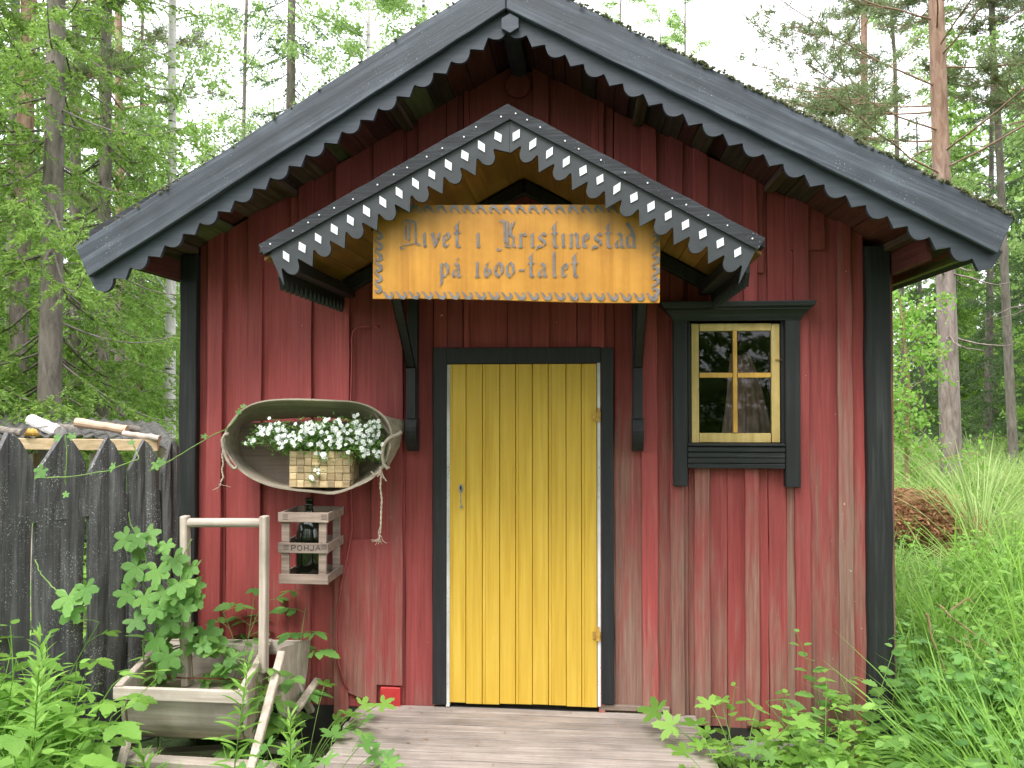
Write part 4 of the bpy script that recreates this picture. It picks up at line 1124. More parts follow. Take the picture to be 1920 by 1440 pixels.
# belly: curved sheet, front rim to back rim
n = 16; outer = []
zb0 = P(340,1402,-.5).z
prof = []
for i in range(n+1):
    t = i/n; y_ = yF+.02 + (yK-yF-.04)*(.5-.5*math.cos(math.pi*t)); z_ = (zr-.05) + (zk-zr+.05)*t; z_ -= (min(zr,zk)-.04-zb0)*math.sin(math.pi*t)**.8
    prof.append((y_, z_))
def side_x(y_, left): 
    t = (y_-yF)/(yK-yF); return (FL.x+(BL.x-FL.x)*t+.02) if left else (FR.x+(BR.x-FR.x)*t-.02)
vs = []
for (y_, z_) in prof:
    a, b = side_x(y_,True)+.012, side_x(y_,False)-.012
    vs += [(a,y_,z_),(b,y_,z_)]
fs = [(i*2,i*2+1,i*2+3,i*2+2)[::-1] for i in range(n)]
o = obj('belly', MB().add(vs, fs), M['greywood'], hp, smooth=True); md = o.modifiers.new('t','SOLIDIFY'); md.thickness = .008
for left in (True, False):
    mb = MB(); vs = []; sx = -1 if left else 1
    for (y_, z_) in prof:
        x_ = side_x(y_,left); tz = zr + (zk-zr)*(y_-yF)/(yK-yF)
        vs += [(x_, y_, z_-.006), (x_, y_, tz), (x_+sx*.016, y_, tz), (x_+sx*.016, y_, z_-.006)]
    fs = [(0,1,2,3),(n*4+3,n*4+2,n*4+1,n*4)]
    for i in range(n):
        a = i*4; b = a+4
        fs += [(a,a+1,b+1,b),(a+1,a+2,b+2,b+1),(a+2,a+3,b+3,b+2),(a+3,a,b,b+3)]
    obj('end_panel', mb.add(vs, fs), M['greywood_z'], hp)
    mb = MB(); a = Vector((side_x(yF,left)+sx*.008, yF-.02, zr+.006)); b = Vector((side_x(yK,left)+sx*.008, yK+.01, zk+.006)); mb.beam(a, b, .032, .022); obj('top_rail', mb, M['greywood_z'], hp, bevel=.003)
mb = MB(); mb.beam((FL.x-.012,yF-.012,zr-.02),(FR.x+.012,yF-.012,zr-.02), .022, .052); obj('front_rail', mb, M['greywood'], hp, bevel=.003)
mb = MB(); mb.beam((BL.x,yK+.0,zk-.03),(BR.x+.16,yK+.0,zk-.02), .018, .07); obj('back_rail', mb, M['greywood'], hp, bevel=.003)
# small second compartment at the right
mb = MB(); a = Vector((side_x(yM,False)+.02, yM, zr+.0)); 
q = [P(520,1215,-.30), P(577,1199,-.08), P(571,1260,-.08), P(560,1330,-.12), P(530,1370,-.28), P(512,1300,-.3)]
mb.add(q + [p+Vector((.014,.002,0)) for p in q], [tuple(range(6)), tuple(range(11,5,-1))] + [((i+1)%6, i, 6+i, 6+(i+1)%6) for i in range(6)])
obj('chute_panel', mb, M['greywood_z'], hp)
mb = MB(); a = Vector((side_x(yM,True)+.02,yM-.02,zr-.06)); mb.beam(a, (side_x(yM,False)-.02,yM-.02,zr-.06), .006, .006); obj('iron_rod', mb, M['rust'], hp)
mb = MB(); mb.beam((side_x(yM,True)+.02,yM+.05,zr-.12), (side_x(yM,False)-.02,yM+.05,zr-.12), .09, .018); obj('shelf', mb, M['greywood'], hp, bevel=.002)
# handle
uL0, uL1 = P(349,1285,yM), P(347,972,yM); uR0, uR1 = P(494,1260,yM), P(496,972,yM)
for a, b in ((uL0,uL1),(uR0,uR1)):
    mb = MB(); mb.beam(a, b+Vector((0,0,.012)), .034, .045, up=(0,1,0)); obj('upright', mb, M['greywood_z'], hp, bevel=.004)
mb = MB(); mb.tube([(uL1.x-.005,yM,uL1.z-.02),(uR1.x+.005,yM,uR1.z-.02)], .0215, 12); obj('crossbar', mb, M['greywood'], hp, smooth=True)
for a, b in ((P(529,1222,-.42),P(466,1460,-.78)),(P(538,1250,-.2),P(584,1335,-.08)),(P(250,1350,-.5),P(222,1450,-.75)),(P(556,1330,-.3),P(596,1275,-.03))):
    mb = MB(); mb.beam(a, b, .036, .026, up=(0,1,0)); obj('strut', mb, M['greywood_z'], hp, bevel=.004)
mb = MB(); mb.beam(P(240,1425,-.62), P(520,1440,-.6), .07, .03); mb.beam(P(240,1415,-.3), P(560,1400,-.3), .07, .03); obj_split('runner', mb, M['greywood'], hp, bevel=.004)

# ================================================================== DECK
dk = MB(); y = .0; dl0, dr0 = P(672,1322,.0).x+.02, P(1303,1350,.0).x
rr = random.Random(12); i = 0
y = -.012
while y > -1.9:
    wd = .066; a = dl0 - .0 + rr.uniform(-.012,.012); b = dr0 + rr.uniform(-.006,.006)
    if y < -.35: b += .02
    vs = []; n = 8
    for k in range(n+1):
        x_ = a + (b-a)*k/n; dz = rr.uniform(-.0015,.0015); vs += [(x_,y-wd,-.0+dz),(x_,y,-.0+dz+rr.uniform(-.001,.001)),(x_,y,-.028),(x_,y-wd,-.028)]
    fs = [(0,1,2,3),(n*4+3,n*4+2,n*4+1,n*4)] + [q for k in range(n) for q in ((k*4,k*4+4,k*4+5,k*4+1),(k*4+1,k*4+5,k*4+6,k*4+2),(k*4+2,k*4+6,k*4+7,k*4+3),(k*4+3,k*4+7,k*4+4,k*4))]
    dk.add(vs, fs); y -= wd+.007
deck = thing('deck', ((dl0+dr0)/2, -.9, -.2), 'low deck of weathered grey planks in front of the yellow door', 'deck')
obj('planks', dk, M['deck'], deck, bevel=.0025)
mb = MB()
for x_ in (dl0+.08, (dl0+dr0)/2, dr0-.08): mb.box(x_-.03,x_+.03,-1.85,-.02,-.2,-.031)
obj_split('joist', mb, M['dark'], deck)

# ================================================================== FENCE
fence = thing('picket_fence', (-2.6, -.3, -.2), 'tall black pointed picket fence speckled with lichen beside the shed', 'fence')
def fy(px): return -.78 + (px+60)/405*.92       # fence line runs back towards the shed corner
specs = [(-115,-38,-75,812,875,878),(-36,64,12,811,905,868),(70,164,117,815,885,868),(168,241,208,819,890,876),(243,304,275,825,882,872),(306,345,343,826,888,850)]
for (x0, x1, xp, yp, yl, yr) in specs:
    x1 -= 3
    y0, y1 = fy(x0), fy(x1); yq = fy((x0+x1)/2); a = P(x0,yl,y0); b = P(x1,yr,y1); t = P(xp,yp,yq)
    tl = P(xp-(xp-x0)*.35, yp+(yl-yp)*.35-6, yq); tr = P(xp+(x1-xp)*.35, yp+(yr-yp)*.35-6, yq)
    zb = -.22; mid = (x0+x1)/2+6; mx_ = P(mid,1000,yq)
    d = Vector((b.x-a.x, b.y-a.y, 0)).normalized(); nn = Vector((d.y,-d.x,0))
    mb = MB(); rr = random.Random(x0)
    for half in (0, 1):          # two split halves meeting in a shallow groove
        cols = 3
        n = 12; vs = []
        for i in range(n+1):
            f = i/n
            for c_ in range(cols+1):
                u = (half + c_/cols)/2
                base_ = a.lerp(b, u); px_ = x0+(x1-x0)*u
                topz = (a.z + (tl.z-a.z)*min(1,u/.33) if u < .33 else (tl.z+(t.z-tl.z)*(u-.33)/.17 if u < .5 else (t.z+(tr.z-t.z)*(u-.5)/.17 if u < .67 else tr.z+(b.z-tr.z)*(u-.67)/.33)))
                z_ = zb+(topz-zb)*f; bulge = .012*math.sin(math.pi*c_/cols) + rr.uniform(-.002,.002)
                j = rr.uniform(-.003,.003) + .006*math.sin(f*6+x0)
                vs.append(Vector((base_.x+j, base_.y, z_)) + nn*bulge)
        m_ = cols+1; fs = [(i*m_+c_, i*m_+c_+1, (i+1)*m_+c_+1, (i+1)*m_+c_) for i in range(n) for c_ in range(cols)]
        k0 = len(vs); vs2 = [v - nn*(.03) for v in vs]; 
        mb.add(vs, fs); mb.add(vs2, [f[::-1] for f in fs])
        o0 = len(mb.v)-2*k0
        rim = [c_ for c_ in range(m_)]; top = [n*m_+c_ for c_ in range(m_)]
        for c_ in range(cols): mb.f.append((o0+top[c_], o0+top[c_+1], o0+k0+top[c_+1], o0+k0+top[c_]))
        for i in range(n):
            for c_ in (0, cols):
                q = (o0+i*m_+c_, o0+(i+1)*m_+c_, o0+k0+(i+1)*m_+c_, o0+k0+i*m_+c_); mb.f.append(q if c_ else q[::-1])
    obj('picket', mb, M['fence'], fence)
mb = MB()
for zr_ in (.25, 1.0): mb.beam((P(-110,900,fy(-110)).x, fy(-110)+.2, zr_), (P(335,900,fy(335)).x, fy(335)+.2, zr_), .05, .09)
obj_split('rail', mb, M['fence'], fence)

# ================================================================== WOOD STORE BEHIND THE FENCE
ws = thing('wood_store', (P(130,900,2).x, 2.0, -.1), 'low open wood store with corrugated roof behind the black fence', 'shelter')
mb = MB(); n = 110; A0 = P(-60,812,1.7); B0 = P(338,834,2.0); A1 = P(-60,800,3.2); B1 = P(300,790,3.2); vs = []
A1.z = A0.z+.13; B1.z = B0.z+.14
rr = random.Random(3)
for i in range(n+1):
    t = i/n; wv = .012*math.sin(t*n*.9)
    for k in range(5):
        s_ = k/4; q = A0.lerp(B0,t).lerp(A1.lerp(B1,t), s_) ; sagz = -.03*math.sin(t*7+1)*(1-s_); vs.append((q.x, q.y+rr.uniform(-.01,.01)*(k==0), q.z+wv+sagz))
fs = [(i*5+k, (i+1)*5+k, (i+1)*5+k+1, i*5+k+1) for i in range(n) for k in range(4)]
o = obj('corrugated_roof', MB().add(vs, fs), plain('weathered_sheet_roof', (.075,.072,.065), .9, var=.8, sc=14), ws); md = o.modifiers.new('t','SOLIDIFY'); md.thickness = .008
mb = MB(); mb.beam(P(35,832,1.78), P(298,835,1.95), .05, .085); obj('beam', mb, wood('bare_beam', (.35,.24,.13), (.5,.37,.22), (.6,.47,.32), 'x'), ws, bevel=.003)
for px in (60, 182, 320):
    mb = MB(); a = P(px,850,2.05); mb.beam((a.x,a.y,-.15),(a.x,a.y,a.z), .08, .08, up=(0,1,0)); obj('post', mb, M['greywood_z'], ws)
    mb = MB(); mb.beam((a.x,a.y+1,-.15),(a.x,a.y+1,a.z+.05), .08, .08, up=(0,1,0)); obj('post', mb, M['greywood_z'], ws)
def log(p, q, r, label, mat):
    mb = MB(); rr = random.Random(int(p[0])); n = 8; A = P(*p); B = P(*q)
    mb.tube([A.lerp(B,i/n)+Vector((0,0,rr.uniform(-.004,.004))) for i in range(n+1)], [r*(1+rr.uniform(-.08,.08)) for i in range(n+1)], 12)
    o = obj('log', mb, mat, loc=tuple((A+B)/2)); tag(o, label, 'log', 'logs on the wood store roof')
log((60,788,2.2),(112,812,1.9),.05,'pale thick log lying leftmost on the corrugated wood store roof', M['b_birch'])
log((142,792,2.0),(238,806,2.05),.036,'long peeled tan log lying on the wood store roof right of the pale one', wood('peeled_log', (.42,.27,.17), (.6,.42,.3), (.7,.52,.4), 'x'))
log((48,810,1.75),(72,812,1.8),.03,'short ochre log end poking out below the pale log', plain('ochre_log', (.5,.3,.07), .8))

for (p, q, r0, lb, mt) in (((96,800,2.5),(150,806,2.3),.035,'short weathered grey log lying between the two long ones','b_spruce'),
        ((232,812,2.0),(300,822,1.9),.022,'thin grey stick lying at the right end of the wood store roof','greywood'),
        ((205,800,2.4),(262,806,2.5),.03,'grey barked log lying behind the peeled tan one','b_spruce'),
        ((0,806,2.0),(44,812,1.9),.03,'thin grey barked log at the left edge of the wood store roof','b_spruce')):
    log(p, q, r0, lb, M[mt])

# ================================================================== ROCK, HEAP, TWIGS
def blob(c, rx, ry, rz, seed, amp=.18, n=24):
    rg = np.random.default_rng(seed); V = []; k = rg.normal(size=(6,3))*2.2; ph = rg.random(6)*6
    for i in range(n+1):
        th = math.pi*i/n
        for j in range(2*n):
            a = math.pi*j/n; d = np.array([math.sin(th)*math.cos(a), math.sin(th)*math.sin(a), math.cos(th)])
            r = 1+amp*sum(math.sin(k[q]@d+ph[q]) for q in range(6))/3
            V.append((c[0]+d[0]*rx*r, c[1]+d[1]*ry*r, c[2]+d[2]*rz*r))
    m_ = 2*n; Fc = [(i*m_+j, (i+1)*m_+j, (i+1)*m_+(j+1)%m_, i*m_+(j+1)%m_) for i in range(n) for j in range(m_)]
    return np.array(V), np.array(Fc)
c = P(1585,1425,-.28)
o = obj('rock', blob((c.x,c.y,c.z-.05),.21,.17,.10,4), M['mossrock'], smooth=True, loc=tuple(c)); tag(o, 'low rock with rust coloured moss among the weeds at bottom right', 'rock')
c2 = P(1420,1375,-.08); o = obj('plinth_stone', blob((c2.x+.2,-.02,-.17),.4,.07,.07,7), M['rock'], smooth=True, loc=(c2.x,-.02,-.2)); tag(o, 'flat grey foundation stone under the right end of the wall', 'stone')
hx_, hy_ = PG(1722, 8.6); hz = float(ground_z(hx_,hy_))+.06
heap = thing('fern_heap', (hx_,hy_,hz), 'heap of rust brown dead ferns in front of the big pine', 'heap')
obj('mound', blob((hx_,hy_,hz+.06),.5,.5,.34,8,.25), M['litter'], heap, smooth=True)
rg = np.random.default_rng(8); a = rg.random(5200)*6.28; rr_ = np.sqrt(rg.random(5200)); th = rr_*1.5
pos = np.stack([hx_+.53*np.sin(th)*np.cos(a), hy_+.52*np.sin(th)*np.sin(a), hz+.06+.34*np.cos(th)*(1+.2*np.sin(a*3))],1)
d = rg.normal(size=(5200,3)); d[:,2] = d[:,2]*.5
o = obj('dead_fronds', inst(LA, pos, d, rg.normal(size=(5200,3)), rg.uniform(.03,.12,5200)), M['litter'], heap); o['kind'] = 'stuff'

# ================================================================== TREES
def branch_dir(az, el): return np.array([math.cos(az)*math.cos(el), math.sin(az)*math.cos(el), math.sin(el)])
def trunk_path(H, lean, rg, r0, wob=.05, n=16):
    t = np.linspace(0,1,n); z = t*H; x = lean[0]*t*H + wob*np.cumsum(rg.normal(size=n))*.3*t; y = lean[1]*t*H + wob*np.cumsum(rg.normal(size=n))*.3*t
    return np.stack([x,y,z],1), r0*(1-t*.85)**.9+.008
def at_path(path, z):
    return np.array([np.interp(z, path[:,2], path[:,0]), np.interp(z, path[:,2], path[:,1]), z])
def spruce(seed, H=14, r0=.12, reach=1.9, low=.6, dens=1.0, needle=.05, sparse=0.0):
    rg = np.random.default_rng(seed); path, rad = trunk_path(H, rg.normal(size=2)*.008, rg, r0)
    wood_ = [(path, rad)]; pos = []; dr = []; sz = []
    z = low
    while z < H*.97:
        nb = rg.integers(3,6)
        for _ in range(nb):
            if rg.random() < sparse: continue
            az = rg.random()*6.283; L = reach*(1-(z/H))**.75*rg.uniform(.55,1.15) + .15
            b = at_path(path, z+rg.normal()*.05); m_ = 9; t = np.linspace(0,1,m_)
            drop = -.32*L*rg.uniform(.5,1.3); hx = L*t*.95; hz = drop*np.sin(t*np.pi*.75)+.05*L*t
            pts = np.stack([b[0]+np.cos(az)*hx, b[1]+np.sin(az)*hx, b[2]+hz],1)
            wood_.append((pts, .012*(1-t)+.003))
            ns = int(L*17*dens)+3
            for s in range(ns):                              # side twigs
                u = rg.uniform(.12,1.0); q = np.array([np.interp(u,t,pts[:,i]) for i in range(3)])
                side = rg.choice([-1,1]); sa = az+side*rg.uniform(.5,1.15); tl = (.10+.34*L*(1-u*.75)*.55)*rg.uniform(.6,1.2)
                dvec = np.array([math.cos(sa), math.sin(sa), -rg.uniform(.1,.75)]); 
                nn = int(tl*95*dens)+4; uu = rg.random(nn)
                pp = q[None]+dvec[None]*tl*uu[:,None]; pp[:,2] -= .25*tl*uu*uu
                dd = dvec[None]+rg.normal(size=(nn,3))*.55
                pos.append(pp); dr.append(dd); sz.append(np.full(nn,needle)*rg.uniform(.7,1.35,nn))
        z += rg.uniform(.22,.42)*(1+.3*(z/H))
    pos = np.concatenate(pos); dr = np.concatenate(dr); sz = np.concatenate(sz)
    return tubes_np(wood_[:1], 10), tubes_np(wood_[1:], 3), inst(t_quad(.30), pos, dr, rg.normal(size=pos.shape), sz)
def birch(seed, H=13, r0=.09, low=3, reach=2.2, leaf=.042, n_limb=34, per=9, lean=(0,0), droop=.5, lv=34):
    rg = np.random.default_rng(seed); path, rad = trunk_path(H, lean, rg, r0, .09)
    limbs = []; pos = []
    for i in range(n_limb):
        z = low + (H-low)*((i+rg.random())/n_limb)**.9; az = rg.random()*6.283; L = reach*(1-.6*(z-low)/(H-low))*rg.uniform(.5,1.1)
        b = at_path(path, min(z,H*.98)); m_ = 8; t = np.linspace(0,1,m_); el = rg.uniform(.5,1.0)
        hx = L*t*math.cos(el)*1.2; hz = L*(math.sin(el)*t - droop*t*t*.55)
        pts = np.stack([b[0]+np.cos(az)*hx+rg.normal(size=m_)*.03*t, b[1]+np.sin(az)*hx+rg.normal(size=m_)*.03*t, b[2]+hz],1)
        limbs.append((pts, .016*(1-t)*(r0/.09)+.003))
        for s in range(per):
            u = rg.uniform(.2,1); q = np.array([np.interp(u,t,pts[:,k]) for k in range(3)]); l2 = L*rg.uniform(.15,.42); a2 = az+rg.normal()*1.1
            tt = np.linspace(0,1,6); p2 = np.stack([q[0]+np.cos(a2)*l2*tt, q[1]+np.sin(a2)*l2*tt, q[2]+l2*(.35*tt-droop*1.5*tt*tt)],1)
            limbs.append((p2, np.full(6,.003)))
            k = int(lv*rg.uniform(.6,1.4)); uu = rg.random(k); pp = np.stack([np.interp(uu,tt,p2[:,c]) for c in range(3)],1) + rg.normal(size=(k,3))*.07*np.array([1,1,.9])
            pos.append(pp)
    pos = np.concatenate(pos); d = rg.normal(size=pos.shape); d[:,2] -= .7
    return tubes_np([(path,rad)], 10), tubes_np(limbs, 3), inst(t_quad(.95), pos, d, rg.normal(size=pos.shape), leaf*rg.uniform(.6,1.3,len(pos)))
def pine(seed, H=17, r0=.17, low=5, lean=(0,0), reach=2.6, dead=26, n_limb=46, tufts=9):
    rg = np.random.default_rng(seed); path, rad = trunk_path(H, lean, rg, r0, .05)
    rad = r0*(1-np.linspace(0,1,len(rad))*.72)
    limbs = []; pos = []; dr = []; nr = []
    for i in range(dead):
        z = rg.uniform(1.0, low+1.5); az = rg.random()*6.283; L = rg.uniform(.25,.9); b = at_path(path, z); t = np.linspace(0,1,6)
        pts = np.stack([b[0]+np.cos(az)*L*t, b[1]+np.sin(az)*L*t, b[2]+.12*L*np.sin(t*3+rg.random()*3)-.1*L*t],1)+rg.normal(size=(6,3))*.012
        limbs.append((pts, .013*(1-t)+.004))
    for i in range(n_limb):
        z = low+(H-low)*((i+rg.random())/n_limb); az = rg.random()*6.283; L = reach*(1-.55*(z-low)/(H-low))*rg.uniform(.5,1.15); b = at_path(path, min(z,H*.98)); t = np.linspace(0,1,8)
        up = rg.uniform(-.05,.35); pts = np.stack([b[0]+np.cos(az)*L*t, b[1]+np.sin(az)*L*t, b[2]+up*L*t+.15*L*t*t],1)+rg.normal(size=(8,3))*.03*t[:,None]
        limbs.append((pts, .012*(1-t)+.004))
        for s in range(tufts):
            u = rg.uniform(.3,1); q = np.array([np.interp(u,t,pts[:,k]) for k in range(3)]); a2 = az+rg.normal()*.9; l2 = L*rg.uniform(.12,.4); tt = np.linspace(0,1,5)
            p2 = np.stack([q[0]+np.cos(a2)*l2*tt, q[1]+np.sin(a2)*l2*tt, q[2]+l2*(.1*tt+.25*tt*tt)],1); limbs.append((p2, np.full(5,.005)))
            for w_ in range(5):
                c = p2[-1] - (p2[-1]-p2[0])*rg.random()*.8 + rg.normal(size=3)*.04; k = 16; dd = rg.normal(size=(k,3)); dd += np.array([np.cos(a2),np.sin(a2),.5])*.8
                pos.append(np.repeat(c[None],k,0)+rg.normal(size=(k,3))*.02); dr.append(dd)
    pos = np.concatenate(pos); dr = np.concatenate(dr)
    return tubes_np([(path,rad)], 14), tubes_np(limbs, 4), inst(t_quad(.14), pos, dr, rg.normal(size=pos.shape), .095*rg.uniform(.7,1.3,len(pos)))
def make_tree(kind, data, bmat, lmat, name):
    t, l, f = data; root = bpy.data.objects.new(name, None); COL.objects.link(root)
    a = obj('trunk', t, bmat, root, smooth=True); b = obj('branches', l, bmat, root); c = obj('crown', f, lmat, root)
    return root
protos = {}
def proto(key, fn, bmat, lmat, name): protos[key] = [fn, bmat, lmat, name, None]
proto('spruceA', lambda: spruce(1, 13, .11, 1.9, 1.0), 'b_spruce','L_spruce','spruce_tree')
proto('spruceB', lambda: spruce(2, 11, .09, 1.7, .4), 'b_spruce','L_spruce','spruce_tree')
proto('spruceD', lambda: spruce(3, 14, .13, 2.3, .3), 'b_spruce','L_spruced','spruce_tree')
proto('spruceE', lambda: spruce(4, 15, .12, 2.0, 2.2, .8, sparse=.1), 'b_spruce','L_spruced','spruce_tree')
proto('birchA', lambda: birch(5, 14, .075, 2.0, 2.2, .045, 44, 11), 'b_birch','L_birch','birch_tree')
proto('birchB', lambda: birch(6, 13, .07, 1.2, 2.6, .058, 54, 13), 'b_birch','L_birch','birch_tree')
proto('birchC', lambda: birch(7, 14, .06, 3.2, 2.0, .05, 34, 10, (.03,.0)), 'b_spruce','L_birch','young_birch_tree')
proto('pineA', lambda: pine(8, 16, .138, 4.2, (-.018,.0), 3.0, 26, 66, 17), 'b_pine','L_pine','pine_tree')
proto('pineB', lambda: pine(9, 17, .12, 5.0, (.012,.01), 2.4, 18, 50, 14), 'b_pine','L_pine','pine_tree')
proto('bush', lambda: birch(10, 2.6, .02, .25, 1.0, .05, 26, 8, (0,0), .4, 12), 'stem_brown','L_bright','bush')
def place(key, px, dist, label, cat_, group, sc=1.0, rot=0.0, name=None):
    pr = protos[key]; x, y = PG(px, dist); z = float(ground_z(x, y))-.05
    if pr[4] is None: root = pr[4] = make_tree(key, pr[0](), M[pr[1]], M[pr[2]], pr[3])
    else:
        root = pr[4].copy(); COL.objects.link(root)
        for ch in pr[4].children: c = ch.copy(); COL.objects.link(c); c.parent = root
    root.location = (x,y,z); root.rotation_euler = (0,0,rot); root.scale = (sc,sc,sc)
    return tag(root, label, cat_, group)
GL, GRt, GC = 'trees left of the shed', 'trees right of the shed', 'trees rising behind the shed roof'
place('spruceA', 92, 9.0, 'spruce with grey trunk nearest the camera at the left, bright drooping twigs', 'tree', GL, 1.0, .4)
place('pineB', 28, 11.5, 'orange barked pine trunk at the left edge behind the near spruce', 'tree', GL, 1.0, .2)
place('spruceB', 190, 11.5, 'bushy bright green spruce just right of the grey trunked near spruce', 'tree', GL, 1.05, 1.3)
place('pineB', 228, 15, 'thin pine trunk standing between the bushy spruce and the white birch', 'tree', GL, .8, 2.2)
place('birchA', 320, 12.5, 'slim white barked birch just left of the shed wall', 'tree', GL, 1.0, .6)
place('spruceB', -60, 9.5, 'green spruce half cut by the left edge of the photo', 'tree', GL, 1.0, 2.9)
place('spruceB', 265, 17, 'short green spruce standing behind the slim white birch', 'tree', GL, .85, 4.4)
place('spruceA', 140, 17, 'taller spruce farther back behind the wood store', 'tree', GL, 1.1, 3.5)
place('spruceE', 20, 18, 'dark sparse spruce far back at the left edge', 'tree', GL, 1.0, 1.5)
place('spruceE', 545, 17, 'dark sparse spruce rising above the left roof slope', 'tree', GC, 1.1, .9)
place('birchB', 690, 16, 'bright leafy birch directly above the left roof slope', 'tree', GC, 1.0, 2.0)
place('birchB', 800, 18, 'bright leafy birch just left of the gable peak', 'tree', GC, 1.05, 3.9)
place('birchC', 440, 19, 'thin pale birch between the white birch and the dark sparse spruce', 'tree', GC, 1.0, .1)
place('birchC', 1140, 21, 'thin birch showing just right of the gable peak', 'tree', GC, .95, 1.1)
place('birchC', 1300, 19, 'thin airy birch over the middle of the right roof slope', 'tree', GC, .82, 2.6)
place('birchC', 1250, 26, 'faint small birch behind the right roof slope', 'tree', GC, .95, 5.0)
place('pineA', 1783, 12.3, 'big pine with orange upper trunk and dead branches right of the shed', 'tree', GRt, 1.0, .3)
place('pineB', 1620, 17, 'slender dark trunked pine left of the big pine', 'tree', GRt, .85, 4.0)
place('birchC', 1900, 14, 'leaning thin grey birch right of the big pine', 'tree', GRt, 1.0, 2.9)
place('pineB', 1985, 13, 'pine whose branches reach in from the right edge', 'tree', GRt, .95, 1.2)
place('birchC', 1695, 19, 'thin bare trunked birch close to the shed corner', 'tree', GRt, 1.0, 4.4)
place('spruceD', 1850, 18, 'dark dense spruce directly behind the big pine', 'tree', GRt, .62, .5)
place('spruceD', 1730, 21, 'dark dense spruce seen between shed corner and big pine', 'tree', GRt, .55, 2.5)
place('spruceD', 1950, 16, 'dark dense spruce at the right edge', 'tree', GRt, .66, 4.5)
place('spruceD', 2040, 19, 'tall dark spruce mostly outside the right edge', 'tree', GRt, .8, 1.5)
place('birchB', 1640, 24, 'pale green leafy birch far behind the shed corner', 'tree', GRt, .7, 1.5)
place('bush', 1700, 11, 'light green bush growing beside the brown fern heap', 'bush', 'bushes behind the shed', 1.0, 0)
place('bush', 1935, 15, 'light green bush below the leaning birch', 'bush', 'bushes behind the shed', .9, 2)
place('bush', 50, 12, 'green bush behind the wood store at the left edge', 'bush', 'bushes behind the shed', 1.0, 1)
place('bush', 250, 13, 'green bush beside the white birch foot', 'bush', 'bushes behind the shed', 1.0, 3)
# far wood on all sides, one mass
def far_wood(name, key_list, spots, lmat, label):
    parts = []; rg = np.random.default_rng(77)
    for i, (x, y, s) in enumerate(spots):
        V, Fc = key_list[i % len(key_list)]
        a = rg.random()*6.28; ca, sa = math.cos(a), math.sin(a); z = float(ground_z(x,y))
        W = V*s; W = np.stack([W[:,0]*ca-W[:,1]*sa+x, W[:,0]*sa+W[:,1]*ca+y, W[:,2]+z],1); parts.append((W, Fc))
    return tag(obj(name, cat(parts), M[lmat]), label, 'forest', kind='stuff')
def thin(seed, **k):
    t, l, f = spruce(seed, **k); return cat([t, l, f])
rg = np.random.default_rng(21)
farS = [thin(31, H=13, r0=.12, reach=2.3, low=.3, dens=.35, needle=.16), thin(32, H=15, r0=.12, reach=2.1, low=1.0, dens=.35, needle=.16)]
sp = []
for i in range(34):
    px = rg.choice([rg.uniform(-160,420), rg.uniform(-160,420), rg.uniform(1600,2080), rg.uniform(-160,420)]); x, y = PG(px, rg.uniform(24,42)); sp.append((x,y,rg.uniform(.6,.95)))
for i in range(74):
    th = R(-82+164*i/73)+rg.normal()*.02; dd = rg.uniform(23,40); sp.append((math.sin(th-YAW)*dd, -CD+math.cos(th-YAW)*dd, rg.uniform(.5,.72)))
for x_ in (-7.5,-9,-11,-8.5,-13,-10.5,9.5,11,13,12,15):
    sp.append((x_+rg.normal()*.4, rg.uniform(-1.5,6), rg.uniform(.7,.9)))
far_wood('far_wood', farS, sp, 'L_spruce', 'far green wood closing the view behind the nearer trees')
bt_ = birch(41, 12, .08, .8, 2.6, .15, 34, 8, (0,0), .5, 8); farB = [cat(bt_)]
sp = [(PG(px,dd)[0], PG(px,dd)[1], s) for px, dd, s in ((-40,22,.9),(60,26,1),(150,23,.8),(380,26,.8),(300,29,.9),(230,24,.7),(1690,28,.7),(1760,30,.7),(1900,26,.8),(1990,24,.9),(620,28,.9),(500,30,.8))]
far_wood('far_leafy_wood', farB, sp, 'L_birch', 'pale far leafy trees filling gaps between the nearer trunks')
# wood behind the camera, mirrored in the window pane
sp = [(x_, -CD-rg.uniform(9,16), rg.uniform(.9,1.3)) for x_ in np.linspace(-16,20,16)] + [(x_, -CD-rg.uniform(6,9), rg.uniform(.8,1.1)) for x_ in np.linspace(-12,14,9)]
far_wood('wood_across_the_yard', farS, sp, 'L_spruce', 'dark wood across the yard, seen only as a reflection in the window pane')

